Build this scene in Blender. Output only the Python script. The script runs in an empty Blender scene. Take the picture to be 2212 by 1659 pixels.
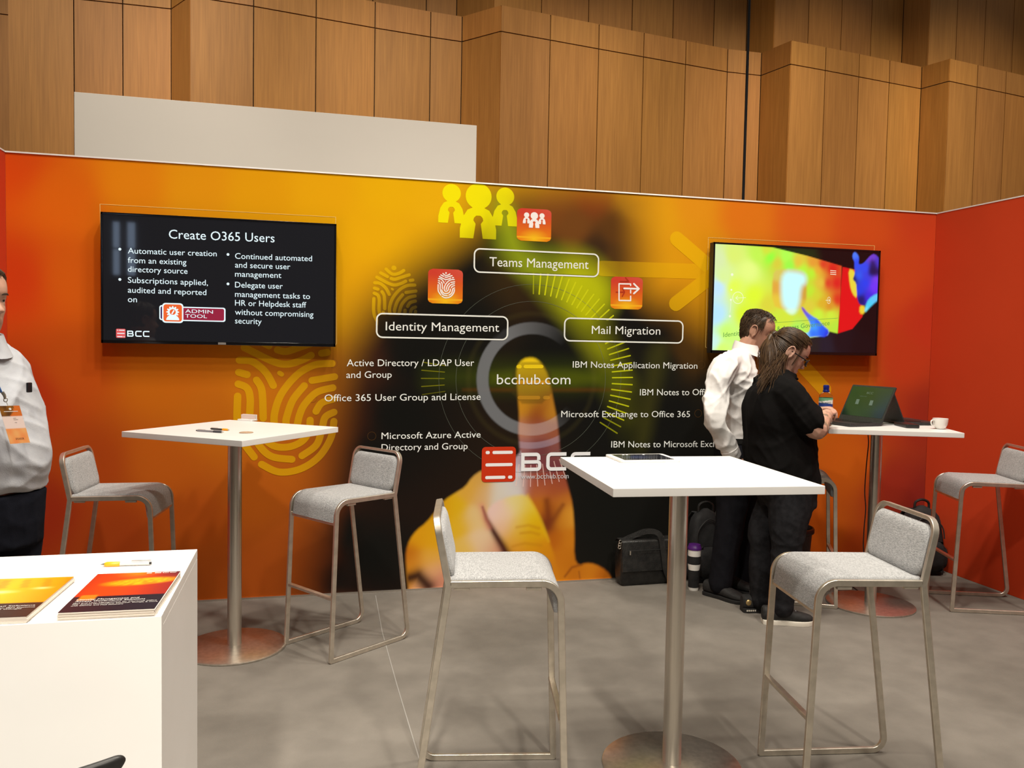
import bpy, bmesh, math, random
import numpy as np
from mathutils import Vector, Matrix
random.seed(7); rng = np.random.default_rng(7)
S = bpy.context.scene
COL = S.collection
PI = math.pi
R = math.radians

# ------------------------------------------------------------------ camera
CAM = np.array([1.5859, -4.9837, 1.5179]); YAW, PITCH, ROLL, F = .2429, -.0472, .0184, 1775.7
fw = np.array([math.sin(YAW)*math.cos(PITCH), math.cos(YAW)*math.cos(PITCH), math.sin(PITCH)])
rt0 = np.array([math.cos(YAW), -math.sin(YAW), 0.]); up0 = np.cross(rt0, fw)
rt = math.cos(ROLL)*rt0 + math.sin(ROLL)*up0; up = -math.sin(ROLL)*rt0 + math.cos(ROLL)*up0
cd = bpy.data.cameras.new('camera'); cam = bpy.data.objects.new('camera', cd); COL.objects.link(cam)
cd.sensor_fit = 'HORIZONTAL'; cd.sensor_width = 36.; cd.lens = 36.*F/2212.; cd.clip_start = .05; cd.clip_end = 200
M = Matrix(((rt[0], up[0], -fw[0], CAM[0]), (rt[1], up[1], -fw[1], CAM[1]), (rt[2], up[2], -fw[2], CAM[2]), (0, 0, 0, 1)))
cam.matrix_world = M
S.camera = cam
S.view_settings.view_transform = 'Standard'; S.view_settings.look = 'None'
S.view_settings.exposure = 0.0; S.view_settings.gamma = 1.0; S.view_settings.use_curve_mapping = False

# ------------------------------------------------------------------ world, the hall's lamps and added spots
w = bpy.data.worlds.new('hall_ambient'); S.world = w; w.use_nodes = True
w.node_tree.nodes['Background'].inputs[0].default_value = (1., .89, .76, 1); w.node_tree.nodes['Background'].inputs[1].default_value = .15
def spot(x, y, z, tx, ty, tz, power, size=95, blend=.7, rad=.16, col=(1, .915, .79)):
    l = bpy.data.lights.new('spot_light', 'SPOT'); l.energy = power; l.spot_size = R(size); l.spot_blend = blend
    l.shadow_soft_size = rad; l.color = col
    o = bpy.data.objects.new('spot_light', l); COL.objects.link(o); o.location = (x, y, z)
    o.rotation_euler = (Vector((tx, ty, tz))-Vector((x, y, z))).to_track_quat('-Z', 'Y').to_euler()
    return o
LP = 530
spot(.9, -1.7, 6.2, .9, -.9, 0, LP*.62)
spot(3.5, -2.1, 6.2, 3.2, -1.6, 0, LP*.85)
spot(5.3, -1.9, 6.2, 5.1, -1.0, 0, LP*.6)
spot(2.2, -2.7, 6.4, 2.2, -.6, 1.2, LP*.9)
spot(4.6, -3.6, 6.4, 4.2, -2.0, .6, LP*.95)
spot(1.2, -4.9, 6.0, 1.4, -2.8, .4, LP*.9)
spot(.5, -9.5, 6.0, .95, -4.7, 0, 2700, 35, .45, .2)  # front spot added out of view to brighten the counter front
spot(3.2, -8.0, 6.2, 3.0, -3.0, 0, 1100, 40, .8, .2)  # added front fill for the near stools
# lamps of the hall washing the lower tier of the timber wall, and two added to brighten the white partition
for x in (-1.6, .8, 3.2, 5.6, 8.0, 10.4): spot(x, -1.6, 7.6, x+.5, 4.9, 3.80, 1080, 44, .9, .12, (1, .86, .64))
for x, e in ((.55, 300), (2.25, 60)): spot(x, -1.5, 7.0, x, .83, 3.15, e, 26, .9, .12)

# ------------------------------------------------------------------ helpers
def ray(px, py): return fw + rt*(px-1106)/F + up*(829.5-py)/F
def at(px, py, Y): d = ray(px, py); return Vector(CAM + d*(Y-CAM[1])/d[1])
def atz(px, py, z): d = ray(px, py); return Vector(CAM + d*(z-CAM[2])/d[2])
def W2(px, py):
    d = ray(px, py); p = CAM + d*(0-CAM[1])/d[1]; return (p[0], p[2])
def lin(c):
    return tuple((v/255/12.92 if v/255 <= .04045 else ((v/255+.055)/1.055)**2.4) for v in c)
def linA(a):
    a = np.asarray(a, float)/255; return np.where(a <= .04045, a/12.92, ((a+.055)/1.055)**2.4)
def rgba(c): return (*c[:3], 1)

MATS = {}
def mat(name, col=(.5, .5, .5), rough=.5, metal=0., spec=.5, emit=None, es=1., trans=0., attr=None, emit_attr=False, coat=0., aniso=0., sheen=0.):
    if name in MATS: return MATS[name]
    m = bpy.data.materials.new(name); m.use_nodes = True; nt = m.node_tree; b = nt.nodes['Principled BSDF']
    b.inputs['Base Color'].default_value = rgba(col); b.inputs['Roughness'].default_value = rough; b.inputs['Metallic'].default_value = metal
    b.inputs['Specular IOR Level'].default_value = spec; b.inputs['Transmission Weight'].default_value = trans
    b.inputs['Coat Weight'].default_value = coat; b.inputs['Anisotropic'].default_value = aniso; b.inputs['Sheen Weight'].default_value = sheen
    if emit: b.inputs['Emission Color'].default_value = rgba(emit); b.inputs['Emission Strength'].default_value = es
    if attr:
        a = nt.nodes.new('ShaderNodeAttribute'); a.attribute_name = attr; nt.links.new(a.outputs['Color'], b.inputs['Base Color'])
        if emit_attr:
            nt.links.new(a.outputs['Color'], b.inputs['Emission Color']); b.inputs['Emission Strength'].default_value = es
            nt.links.remove([l for l in nt.links if l.to_socket == b.inputs['Base Color']][0]); b.inputs['Base Color'].default_value = (.004, .004, .004, 1)
    MATS[name] = m; return m
def bsdf(m): return m.node_tree.nodes['Principled BSDF']
def noise_mix(m, c1, c2, scale=10, detail=4, stretch=(1, 1, 1), lo=.35, hi=.65, bump=0., bscale=None, space='Object', dist=0.0):
    nt = m.node_tree; N = nt.nodes; L = nt.links; b = bsdf(m)
    tc = N.new('ShaderNodeTexCoord'); mp = N.new('ShaderNodeMapping'); mp.inputs['Scale'].default_value = stretch
    L.new(tc.outputs[space], mp.inputs['Vector'])
    n = N.new('ShaderNodeTexNoise'); n.inputs['Scale'].default_value = scale; n.inputs['Detail'].default_value = detail; n.inputs['Distortion'].default_value = dist
    L.new(mp.outputs[0], n.inputs['Vector'])
    r = N.new('ShaderNodeValToRGB'); r.color_ramp.elements[0].position = lo; r.color_ramp.elements[1].position = hi
    r.color_ramp.elements[0].color = rgba(c1); r.color_ramp.elements[1].color = rgba(c2)
    L.new(n.outputs['Fac'], r.inputs[0])
    if any(l.to_socket == b.inputs['Base Color'] for l in L):
        src = [l for l in L if l.to_socket == b.inputs['Base Color']][0].from_socket
        mx = N.new('ShaderNodeMix'); mx.data_type = 'RGBA'; mx.blend_type = 'MULTIPLY'; mx.inputs[0].default_value = 1
        L.new(src, mx.inputs[6]); L.new(r.outputs[0], mx.inputs[7]); L.new(mx.outputs[2], b.inputs['Base Color'])
    else: L.new(r.outputs[0], b.inputs['Base Color'])
    if bump:
        n2 = N.new('ShaderNodeTexNoise'); n2.inputs['Scale'].default_value = bscale or scale; n2.inputs['Detail'].default_value = 5
        L.new(mp.outputs[0], n2.inputs['Vector'])
        bp = N.new('ShaderNodeBump'); bp.inputs['Strength'].default_value = bump; bp.inputs['Distance'].default_value = .01
        L.new(n2.outputs['Fac'], bp.inputs['Height']); L.new(bp.outputs[0], b.inputs['Normal'])
    return m

class MB:
    def __init__(s): s.v = []; s.f = []; s.m = []; s.c = []
    def add(s, v, f, m=0, c=None):
        k = len(s.v); s.v += [tuple(p) for p in v]; s.f += [tuple(i+k for i in q) for q in f]; s.m += [m]*len(f)
        if c is None: c = (1, 1, 1)
        s.c += ([tuple(q) for q in c] if len(c) == len(v) and hasattr(c[0], '__len__') else [tuple(c)]*len(v)); return s
    def box(s, c, d, rz=0, m=0, col=None, M4=None):
        x, y, z = d[0]/2, d[1]/2, d[2]/2; cs, sn = math.cos(rz), math.sin(rz); v = []
        for a, b, e in ((-1, -1, -1), (1, -1, -1), (1, 1, -1), (-1, 1, -1), (-1, -1, 1), (1, -1, 1), (1, 1, 1), (-1, 1, 1)):
            p = (a*x, b*y, e*z); p = (c[0]+cs*p[0]-sn*p[1], c[1]+sn*p[0]+cs*p[1], c[2]+p[2])
            v.append(p if M4 is None else tuple(M4 @ Vector(p)))
        return s.add(v, [(0, 3, 2, 1), (4, 5, 6, 7), (0, 1, 5, 4), (1, 2, 6, 5), (2, 3, 7, 6), (3, 0, 4, 7)], m, col)
    def rings(s, R_, m=0, cap=True, closed=False, col=None):
        n = len(R_[0]); v = [p for r in R_ for p in r]; f = []; k = len(R_)
        for i in range(k if closed else k-1):
            j = (i+1) % k
            for a in range(n):
                b = (a+1) % n; f.append((i*n+a, i*n+b, j*n+b, j*n+a))
        if cap and not closed: f.append(tuple(range(n-1, -1, -1))); f.append(tuple((k-1)*n+a for a in range(n)))
        return s.add(v, f, m, col)
    def sweep(s, path, sec, n0=None, m=0, closed=False, scale=None, cap=True):
        """sec: list of 2D (normal, binormal) offsets; path list of Vector; parallel transport"""
        P = [Vector(p) for p in path]; k = len(P); T = []
        for i in range(k):
            a = P[(i-1) % k] if (closed or i > 0) else P[i]; b = P[(i+1) % k] if (closed or i < k-1) else P[i]
            T.append((b-a).normalized())
        n = Vector(n0) if n0 is not None else T[0].orthogonal()
        n = (n-T[0]*n.dot(T[0])).normalized(); out = []
        for i in range(k):
            if i > 0:
                ax = T[i-1].cross(T[i])
                if ax.length > 1e-7: n = Matrix.Rotation(T[i-1].angle(T[i]), 3, ax.normalized()) @ n
                n = (n-T[i]*n.dot(T[i])).normalized()
            b = T[i].cross(n); q = scale[i] if scale is not None else 1.
            out.append([P[i]+n*(u*q)+b*(v*q) for u, v in sec])
        return s.rings(out, m, cap, closed)
    def tube(s, path, r, n=8, m=0, closed=False, round_ends=False):
        k = len(path); rr = list(r) if hasattr(r, '__len__') else [r]*k; P = [Vector(p) for p in path]
        if round_ends:
            d0 = (P[0]-P[1]).normalized(); d1 = (P[-1]-P[-2]).normalized(); pre = []; pr = []; po = []; qr = []
            for t in (.98, .8, .5):
                pre.append(P[0]+d0*rr[0]*t); pr.append(rr[0]*math.sqrt(1-t*t))
            for t in (.5, .8, .98):
                po.append(P[-1]+d1*rr[-1]*t); qr.append(rr[-1]*math.sqrt(1-t*t))
            P = pre+P+po; rr = pr+rr+qr
        return s.sweep(P, [(math.cos(2*PI*i/n), math.sin(2*PI*i/n)) for i in range(n)], None, m, closed, rr)
    def lathe(s, prof, c=(0, 0, 0), n=40, m=0, cap=True):
        return s.rings([[(c[0]+r*math.cos(2*PI*i/n), c[1]+r*math.sin(2*PI*i/n), c[2]+z) for i in range(n)] for r, z in prof], m, cap)
    def ellipsoid(s, c, r, M3=None, n=16, k=10, m=0):
        out = []
        for j in range(1, k):
            t = PI*j/k; ring = []
            for i in range(n):
                q = Vector((r[0]*math.sin(t)*math.cos(2*PI*i/n), r[1]*math.sin(t)*math.sin(2*PI*i/n), -r[2]*math.cos(t)))
                if M3: q = M3 @ q
                ring.append(Vector(c)+q)
            out.append(ring)
        return s.rings(out, m)
    def prism(s, poly, z0, z1, M4=None, m=0):
        n = len(poly); v = [(x, y, z0) for x, y in poly]+[(x, y, z1) for x, y in poly]
        if M4 is not None: v = [tuple(M4 @ Vector(p)) for p in v]
        return s.add(v, [tuple(range(n-1, -1, -1)), tuple(range(n, 2*n))]+[(i, (i+1) % n, n+(i+1) % n, n+i) for i in range(n)], m)
    def mesh(s, name):
        me = bpy.data.meshes.new(name); me.from_pydata(s.v, [], s.f); me.update(); return me
    def build(s, name, mats, parent=None, smooth=True, loc=None, cols=False, bevel=0, angle=35, bseg=2):
        me = s.mesh(name)
        for q in (mats if isinstance(mats, (list, tuple)) else [mats]): me.materials.append(q)
        me.polygons.foreach_set('material_index', s.m)
        if cols:
            ca = me.color_attributes.new('Col', 'FLOAT_COLOR', 'POINT'); a = np.ones((len(s.v), 4), np.float32); a[:, :3] = np.array(s.c, np.float32)
            ca.data.foreach_set('color', a.ravel())
        return link(name, me, parent, smooth, loc, bevel, angle, bseg)
def link(name, me, parent=None, smooth=True, loc=None, bevel=0, angle=35, bseg=2):
    bm = bmesh.new(); bm.from_mesh(me); bmesh.ops.recalc_face_normals(bm, faces=bm.faces) if len(bm.faces) < 60000 else None
    if bevel:
        es = [e for e in bm.edges if len(e.link_faces) == 2 and e.calc_face_angle(0) > R(50)]
        bmesh.ops.bevel(bm, geom=es, offset=bevel, segments=bseg, profile=.5, affect='EDGES', clamp_overlap=True)
    bm.to_mesh(me); bm.free()
    if smooth:
        me.polygons.foreach_set('use_smooth', [True]*len(me.polygons))
        try: me.set_sharp_from_angle(angle=R(angle))
        except Exception: pass
    o = bpy.data.objects.new(name, me); COL.objects.link(o)
    if bevel and smooth: q_ = o.modifiers.new('weighted', 'WEIGHTED_NORMAL'); q_.keep_sharp = True
    if parent: o.parent = parent
    if loc is not None: o.location = loc
    return o
def tag(o, label=None, cat=None, group=None, kind=None):
    if label: o['label'] = label
    if cat: o['category'] = cat
    if group: o['group'] = group
    if kind: o['kind'] = kind
    return o
def thing(name, loc, rz=0, label=None, cat=None, group=None):
    o = bpy.data.objects.new(name, None); COL.objects.link(o); o.location = loc; o.rotation_euler = (0, 0, rz); o.empty_display_size = .1
    return tag(o, label, cat, group)
def copy_thing(o, loc, rz, label, group=None):
    r = o.copy(); COL.objects.link(r); r.location = loc; r.rotation_euler = (0, 0, rz); r['label'] = label
    if group: r['group'] = group
    for ch in list(o.children):
        c = ch.copy(); COL.objects.link(c); c.parent = r
        for g in ch.children:
            d = g.copy(); COL.objects.link(d); d.parent = c
    return r
def fillet(P, rad, n=6):
    P = [Vector(p) for p in P]; out = [P[0]]
    for i in range(1, len(P)-1):
        a = (P[i-1]-P[i]); b = (P[i+1]-P[i]); r = rad[i-1] if hasattr(rad, '__len__') else rad
        if r <= 0: out.append(P[i]); continue
        ang = a.angle(b); d = min(r/math.tan(ang/2), a.length*.49, b.length*.49); r = d*math.tan(ang/2)
        a.normalize(); b.normalize(); p0 = P[i]+a*d; p1 = P[i]+b*d; c = P[i]+(a+b).normalized()*(r/math.sin(ang/2))
        u = p0-c; tot = PI-ang; ax = u.cross(p1-c).normalized()
        for k in range(n+1): out.append(c+Matrix.Rotation(tot*k/n, 3, ax) @ u)
    out.append(P[-1]); return out
def rrect(x0, y0, x1, y1, r, n=5):
    out = []
    for cx, cy, a0 in ((x1-r, y0+r, -90), (x1-r, y1-r, 0), (x0+r, y1-r, 90), (x0+r, y0+r, 180)):
        for k in range(n+1): a = R(a0+90*k/n); out.append((cx+r*math.cos(a), cy+r*math.sin(a)))
    return out
def rsec(a, b, c=.15):
    """flat bar section with eased edges, a = normal size, b = binormal size"""
    x, y = a/2, b/2; k = min(x, y)*2*c
    return [(x-k, -y), (x, -y+k), (x, y-k), (x-k, y), (-x+k, y), (-x, y-k), (-x, -y+k), (-x+k, -y)]
def text_mesh(txt):
    c = bpy.data.curves.new('t', 'FONT'); c.body = txt; c.resolution_u = 3
    o = bpy.data.objects.new('t', c); me = bpy.data.meshes.new_from_object(o)
    v = np.zeros(len(me.vertices)*3); me.vertices.foreach_get('co', v); v = v.reshape(-1, 3)[:, :2]; f = [tuple(p.vertices) for p in me.polygons]
    bpy.data.objects.remove(o); bpy.data.curves.remove(c); bpy.data.meshes.remove(me)
    return v, f
def text_on(mb, txt, x0, x1, z0, z1, cap, place, m=0, col=None, frac=1.0, h=.729):
    """set txt from x0 to x1 with baseline z0 -> z1 and capital height cap; place(x, z) gives the 3D point"""
    v, f = text_mesh(txt); a, b = v[:, 0].min(), v[:, 0].max()*frac; sx = (x1-x0)/(b-a)
    X = x0+(v[:, 0]-a)*sx; Z = z0+(z1-z0)*(X-x0)/(x1-x0)+v[:, 1]*cap/h
    mb.add([place(x, z) for x, z in zip(X, Z)], f, m, col)

# ------------------------------------------------------------------ plain materials
white_lam = noise_mix(mat('white_laminate', (.83, .82, .80), .38), (.80, .79, .77), (.84, .83, .815), 3)
steel = noise_mix(mat('brushed_steel', (.55, .50, .45), .30, .9), (.56, .52, .46), (.68, .63, .56), 40, 3, (1, 1, .04))
satin = noise_mix(mat('satin_nickel_frame', (.60, .55, .48), .38, .82), (.58, .53, .45), (.68, .62, .53), 30, 2)
fabric = noise_mix(mat('grey_melange_fabric', (.35, .35, .36), .95, sheen=.3), (.25, .255, .265), (.54, .545, .55), 300, 5, (1, .30, 1), .3, .7, .5, 700)
alu = mat('aluminium_edge', (.75, .72, .68), .35, 1.)
blackp = noise_mix(mat('black_plastic', (.012, .012, .012), .42), (.010, .010, .010), (.016, .016, .016), 60)
black_gloss = mat('gloss_black_bezel', (.006, .006, .007), .12)
white_print = mat('white_print', (.80, .77, .72), .6)

# ================================================================== THE SETTING
WW, WH = 5.894, 2.5                                             # printed back wall of the booth
# ---- floor
fm = noise_mix(mat('grey_carpet', (.14, .13, .12), .95, spec=.15), (.152, .138, .119), (.206, .189, .166), 1.3, 6, (1, 1, 1), .35, .7)
noise_mix(fm, (.93, .93, .93), (1.07, 1.07, 1.07), 7, 5, (1, 1, 1), .35, .65, .25, 300)
b = MB().box((3, 0, -.05), (26, 26, .1)); floor = b.build('floor', fm, smooth=False); tag(floor, kind='structure')
seamm = mat('carpet_seam', (.29, .28, .26), .9)
sm_ = MB(); pth = [(1.985, -.06), (1.97, -.7), (1.976, -1.4), (1.99, -2.2), (2.0, -3.0)]
sm_.sweep([Vector((x, y, .0006)) for x, y in pth], [(-.0006, -.0022), (.0006, -.0022), (.0006, .0022), (-.0006, .0022)], (0, 0, 1))
sm_.build('carpet_seam', seamm, floor)

# ---- timber wall of the hall: folded facets, lower tier with a ledge band and an upper tier set back
wood = mat('oak_veneer', attr='Col', rough=.55)
noise_mix(wood, (.86, .82, .76), (1.08, 1.08, 1.08), 9, 6, (7, 7, .22), .3, .72)
noise_mix(wood, (.90, .88, .86), (1.06, 1.06, 1.06), 2.2, 4, (9, 9, .5), .3, .7, .03, 30)
groove = mat('dark_joint', (.035, .018, .008), .9)
def wood_wall():
    # corners and joints of the lower tier in plan (metres)
    P = [(-3.6, 5.55), (-2.6, 5.70), (-1.635, 5.765), (-1.56, 5.03), (-.922, 5.04), (-.429, 5.033), (.072, 5.03), (.321, 4.612), (.972, 4.69), (1.643, 4.815), (2.314, 4.935),
         (2.981, 5.03), (3.371, 5.07), (3.749, 4.61), (4.384, 4.71), (5.041, 4.82), (5.678, 4.92), (6.304, 5.02), (6.957, 5.125), (7.455, 5.125),
         (7.58, 4.62), (8.143, 4.70), (8.717, 4.79), (9.261, 4.88), (9.853, 4.975), (9.974, 4.59), (10.52, 4.69), (11.095, 4.79), (11.7, 4.9), (12.3, 5.0), (12.42, 4.62), (13.1, 4.75)]
    mb = MB(); bk = MB()
    def panel(a, b_, z0, z1, dy, tone):
        a = Vector((*a, 0)); b2 = Vector((*b_, 0)); d = (b2-a).normalized(); n = Vector((d.y, -d.x, 0)); g = .006
        a = a+d*g; b2 = b2-d*g; o = Vector((0, dy, 0)); q = []
        for t in (0, .03):
            for p, z in ((a, z0+g), (b2, z0+g), (b2, z1-g), (a, z1-g)): q.append(p+o-n*t+Vector((0, 0, z)))
        mb.add(q, [(0, 1, 2, 3), (0, 4, 5, 1), (1, 5, 6, 2), (2, 6, 7, 3), (3, 7, 4, 0)], 0, tone)
    for a, b_ in zip(P[:-1], P[1:]):
        L = math.hypot(b_[0]-a[0], b_[1]-a[1]); base = np.array((.47, .217, .052))
        t = lambda: tuple(base*rng.uniform(.9, 1.1)*np.array((1, rng.uniform(.97, 1.03), rng.uniform(.92, 1.08))))
        panel(a, b_, 0, 5.195, 0, t()); panel(a, b_, 5.195, 5.5, 0, t())
        k = max(1, round(L/.62))
        panel(a, b_, 5.2, 9.5, .42, t())
    for dy, z1, z0 in ((.02, 5.49, 0), (.44, 9.5, 5.3)):
        v = [(x, y+dy, z) for x, y in P for z in (z0, z1)]; n = len(P)
        bk.add(v, [(2*i, 2*i+2, 2*i+3, 2*i+1) for i in range(n-1)], 1)
    v = [(x, y+e, 5.49) for x, y in P for e in (.0, .46)]      # ledge on top of the lower tier
    bk.add(v, [(2*i, 2*i+1, 2*i+3, 2*i+2) for i in range(len(P)-1)], 1)
    k = len(mb.v); mb.v += bk.v; mb.f += [tuple(i+k for i in f) for f in bk.f]; mb.m += bk.m; mb.c += bk.c
    tag(mb.build('wall_rear', [wood, groove], smooth=False, cols=True), kind='structure')
wood_wall()

# ---- hall wall opposite, with two tall windows (mirrored in the left screen)
plaster = noise_mix(mat('plaster', (.10, .08, .06), .9), (.09, .07, .05), (.12, .095, .07), 2)
b = MB()
b.box((-4.6, -12.1, 3), (5.2, .2, 6)); b.box((-1.81, -12.1, 3.), (.12, .2, 6)); b.box((6.3, -12.1, 3), (15.8, .2, 6))
for x in (-1.93, -1.67): pass
b.box((-1.93, -12.1, 1.35), (.16, .2, 2.7)); b.box((-1.93, -12.1, 4.85), (.16, .2, 2.3)); b.box((-1.675, -12.1, 1.35), (.16, .2, 2.7)); b.box((-1.675, -12.1, 4.85), (.16, .2, 2.3))
tag(b.build('wall_front', plaster, smooth=False), kind='structure')
sky_glass = mat('daylight_pane', (.02, .02, .02), .2, emit=(.55, .72, 1.), es=4.)
for i, x in enumerate((-1.95, -1.67)):
    o = MB().box((x, -12.12, 3.2), (.16, .02, 1.0)); o.box((x, -12.105, 3.2), (.17, .03, .03), 0, 1)
    tag(o.build('window_%d' % (i+1), [sky_glass, plaster], smooth=False), kind='structure')

# ---- white partition standing behind the booth
pw = noise_mix(mat('white_partition', (.70, .67, .65), .7), (.62, .575, .515), (.635, .59, .53), 1.5)
b = MB().box((1.432, .86, 1.536), (2.604, .06, 3.072)); pt = b.build('wall_partition', pw, smooth=False, bevel=.002); tag(pt, kind='structure')

# ---- printed back wall
E_K = np.array([[0.844, 0.335, 0.194, -0.01, -0.375, 0.009, -0.297, 0.248], [0.745, 0.228, 0.264, -0.023, -0.371, 0.009, -0.28, 0.124], [0.626, 0.194, 0.236, -0.019, -0.315, 0.008, -0.247, 0.102]])
def E_wall(x, z):                                               # light reaching the print, to find its ink colour from the photo
    x = (np.asarray(x, float)-2.947)/2.947; z = np.asarray(z, float)/2.5
    return np.stack([1+0*x, z, z*z, x, x*x, x*z, x*x*z, x**4], -1) @ E_K.T
def shep(pts, X, Z, p=1.6, eps=.02):
    """smooth blend of colour samples given at photograph pixels on the wall"""
    Q = np.array([W2(a, b_) for a, b_, *_ in pts]); C_ = linA([c for *_, c in pts])
    num = np.zeros((len(X), 3)); den = np.zeros(len(X))
    for (qx, qz), c in zip(Q, C_):
        wgt = 1/((X-qx)**2+(Z-qz)**2+eps)**p; num += wgt[:, None]*c; den += wgt
    return num/den[:, None]
def in_poly(poly, X, Z, soft):
    """signed distance based coverage of a polygon in wall metres"""
    P = np.array(poly); n = len(P); d = np.full(len(X), 1e9); ins = np.zeros(len(X), bool)
    for i in range(n):
        a, b_ = P[i], P[(i+1) % n]; e = b_-a; wx, wz = X-a[0], Z-a[1]
        t = np.clip((wx*e[0]+wz*e[1])/(e@e+1e-12), 0, 1); d = np.minimum(d, (wx-t*e[0])**2+(wz-t*e[1])**2)
        c = ((a[1] <= Z) & (b_[1] > Z)) | ((b_[1] <= Z) & (a[1] > Z))
        with np.errstate(divide='ignore', invalid='ignore'): xi = a[0]+(Z-a[1])*e[0]/e[1]
        ins ^= c & (X < xi)
    d = np.sqrt(d); d = np.where(ins, d, -d); t = np.clip(d/soft*.5+.5, 0, 1); return t*t*(3-2*t)
def smooth_poly(P, it=2):
    for _ in range(it):
        Q = []
        for i in range(len(P)):
            a, b_ = P[i], P[(i+1) % len(P)]
            Q += [(a[0]*.75+b_[0]*.25, a[1]*.75+b_[1]*.25), (a[0]*.25+b_[0]*.75, a[1]*.25+b_[1]*.75)]
        P = Q
    return P
K_ = (20, 18, 14)
BG = [(30, 350, (208, 66, 12)), (30, 600, (192, 52, 12)), (60, 850, (158, 40, 12)), (90, 1100, (130, 34, 12)), (140, 420, (214, 92, 12)), (160, 600, (200, 82, 12)), (160, 800, (172, 66, 12)), (200, 1000, (150, 55, 12)), (250, 1150, (138, 50, 12)),  # printed colours; low samples also hold shade towards the wall's foot
      (290, 400, (224, 122, 12)), (420, 410, (226, 140, 12)), (560, 430, (228, 150, 8)), (700, 420, (233, 160, 8)), (850, 420, (236, 170, 5)), (780, 520, (235, 165, 6)), (920, 450, (236, 170, 8)), (760, 600, (228, 156, 8)), (860, 520, (234, 166, 6)), (890, 500, (230, 162, 8)),
      (350, 820, (180, 88, 12)), (350, 1000, (168, 76, 14)), (450, 900, (178, 90, 14)), (420, 1120, (156, 66, 14)), (560, 880, (188, 102, 14)), (560, 1080, (170, 80, 16)), (450, 1240, (150, 66, 16)), (560, 1240, (158, 70, 18)), (640, 800, (178, 96, 16)), (640, 1000, (172, 84, 16)), (620, 1180, (160, 72, 18)), (650, 1130, (170, 80, 20)), (735, 620, (222, 150, 10)), (735, 540, (232, 160, 8)),
      (1500, 450, (226, 140, 20)), (1430, 470, (226, 152, 16)), (1450, 560, (222, 148, 14)), (1490, 640, (212, 138, 12)), (1520, 540, (224, 140, 14)), (1600, 470, (222, 112, 20)), (1740, 480, (214, 88, 22)), (1860, 500, (206, 72, 22)), (2000, 480, (198, 58, 24)), (1940, 600, (196, 62, 22)), (2000, 700, (182, 46, 22)), (1950, 780, (178, 50, 20)), (1830, 800, (176, 80, 14)), (1760, 800, (172, 90, 12)), (1720, 900, (170, 84, 12)), (1830, 1000, (182, 78, 14)), (1780, 1150, (178, 76, 14)), (1920, 900, (160, 46, 20)), (1990, 900, (142, 36, 20)), (1930, 1050, (140, 36, 20)), (1985, 1080, (124, 30, 20)), (1850, 1200, (158, 56, 16)), (1980, 1180, (110, 28, 20)), (1700, 1200, (150, 66, 14)), (1840, 890, (178, 76, 14))]
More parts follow.
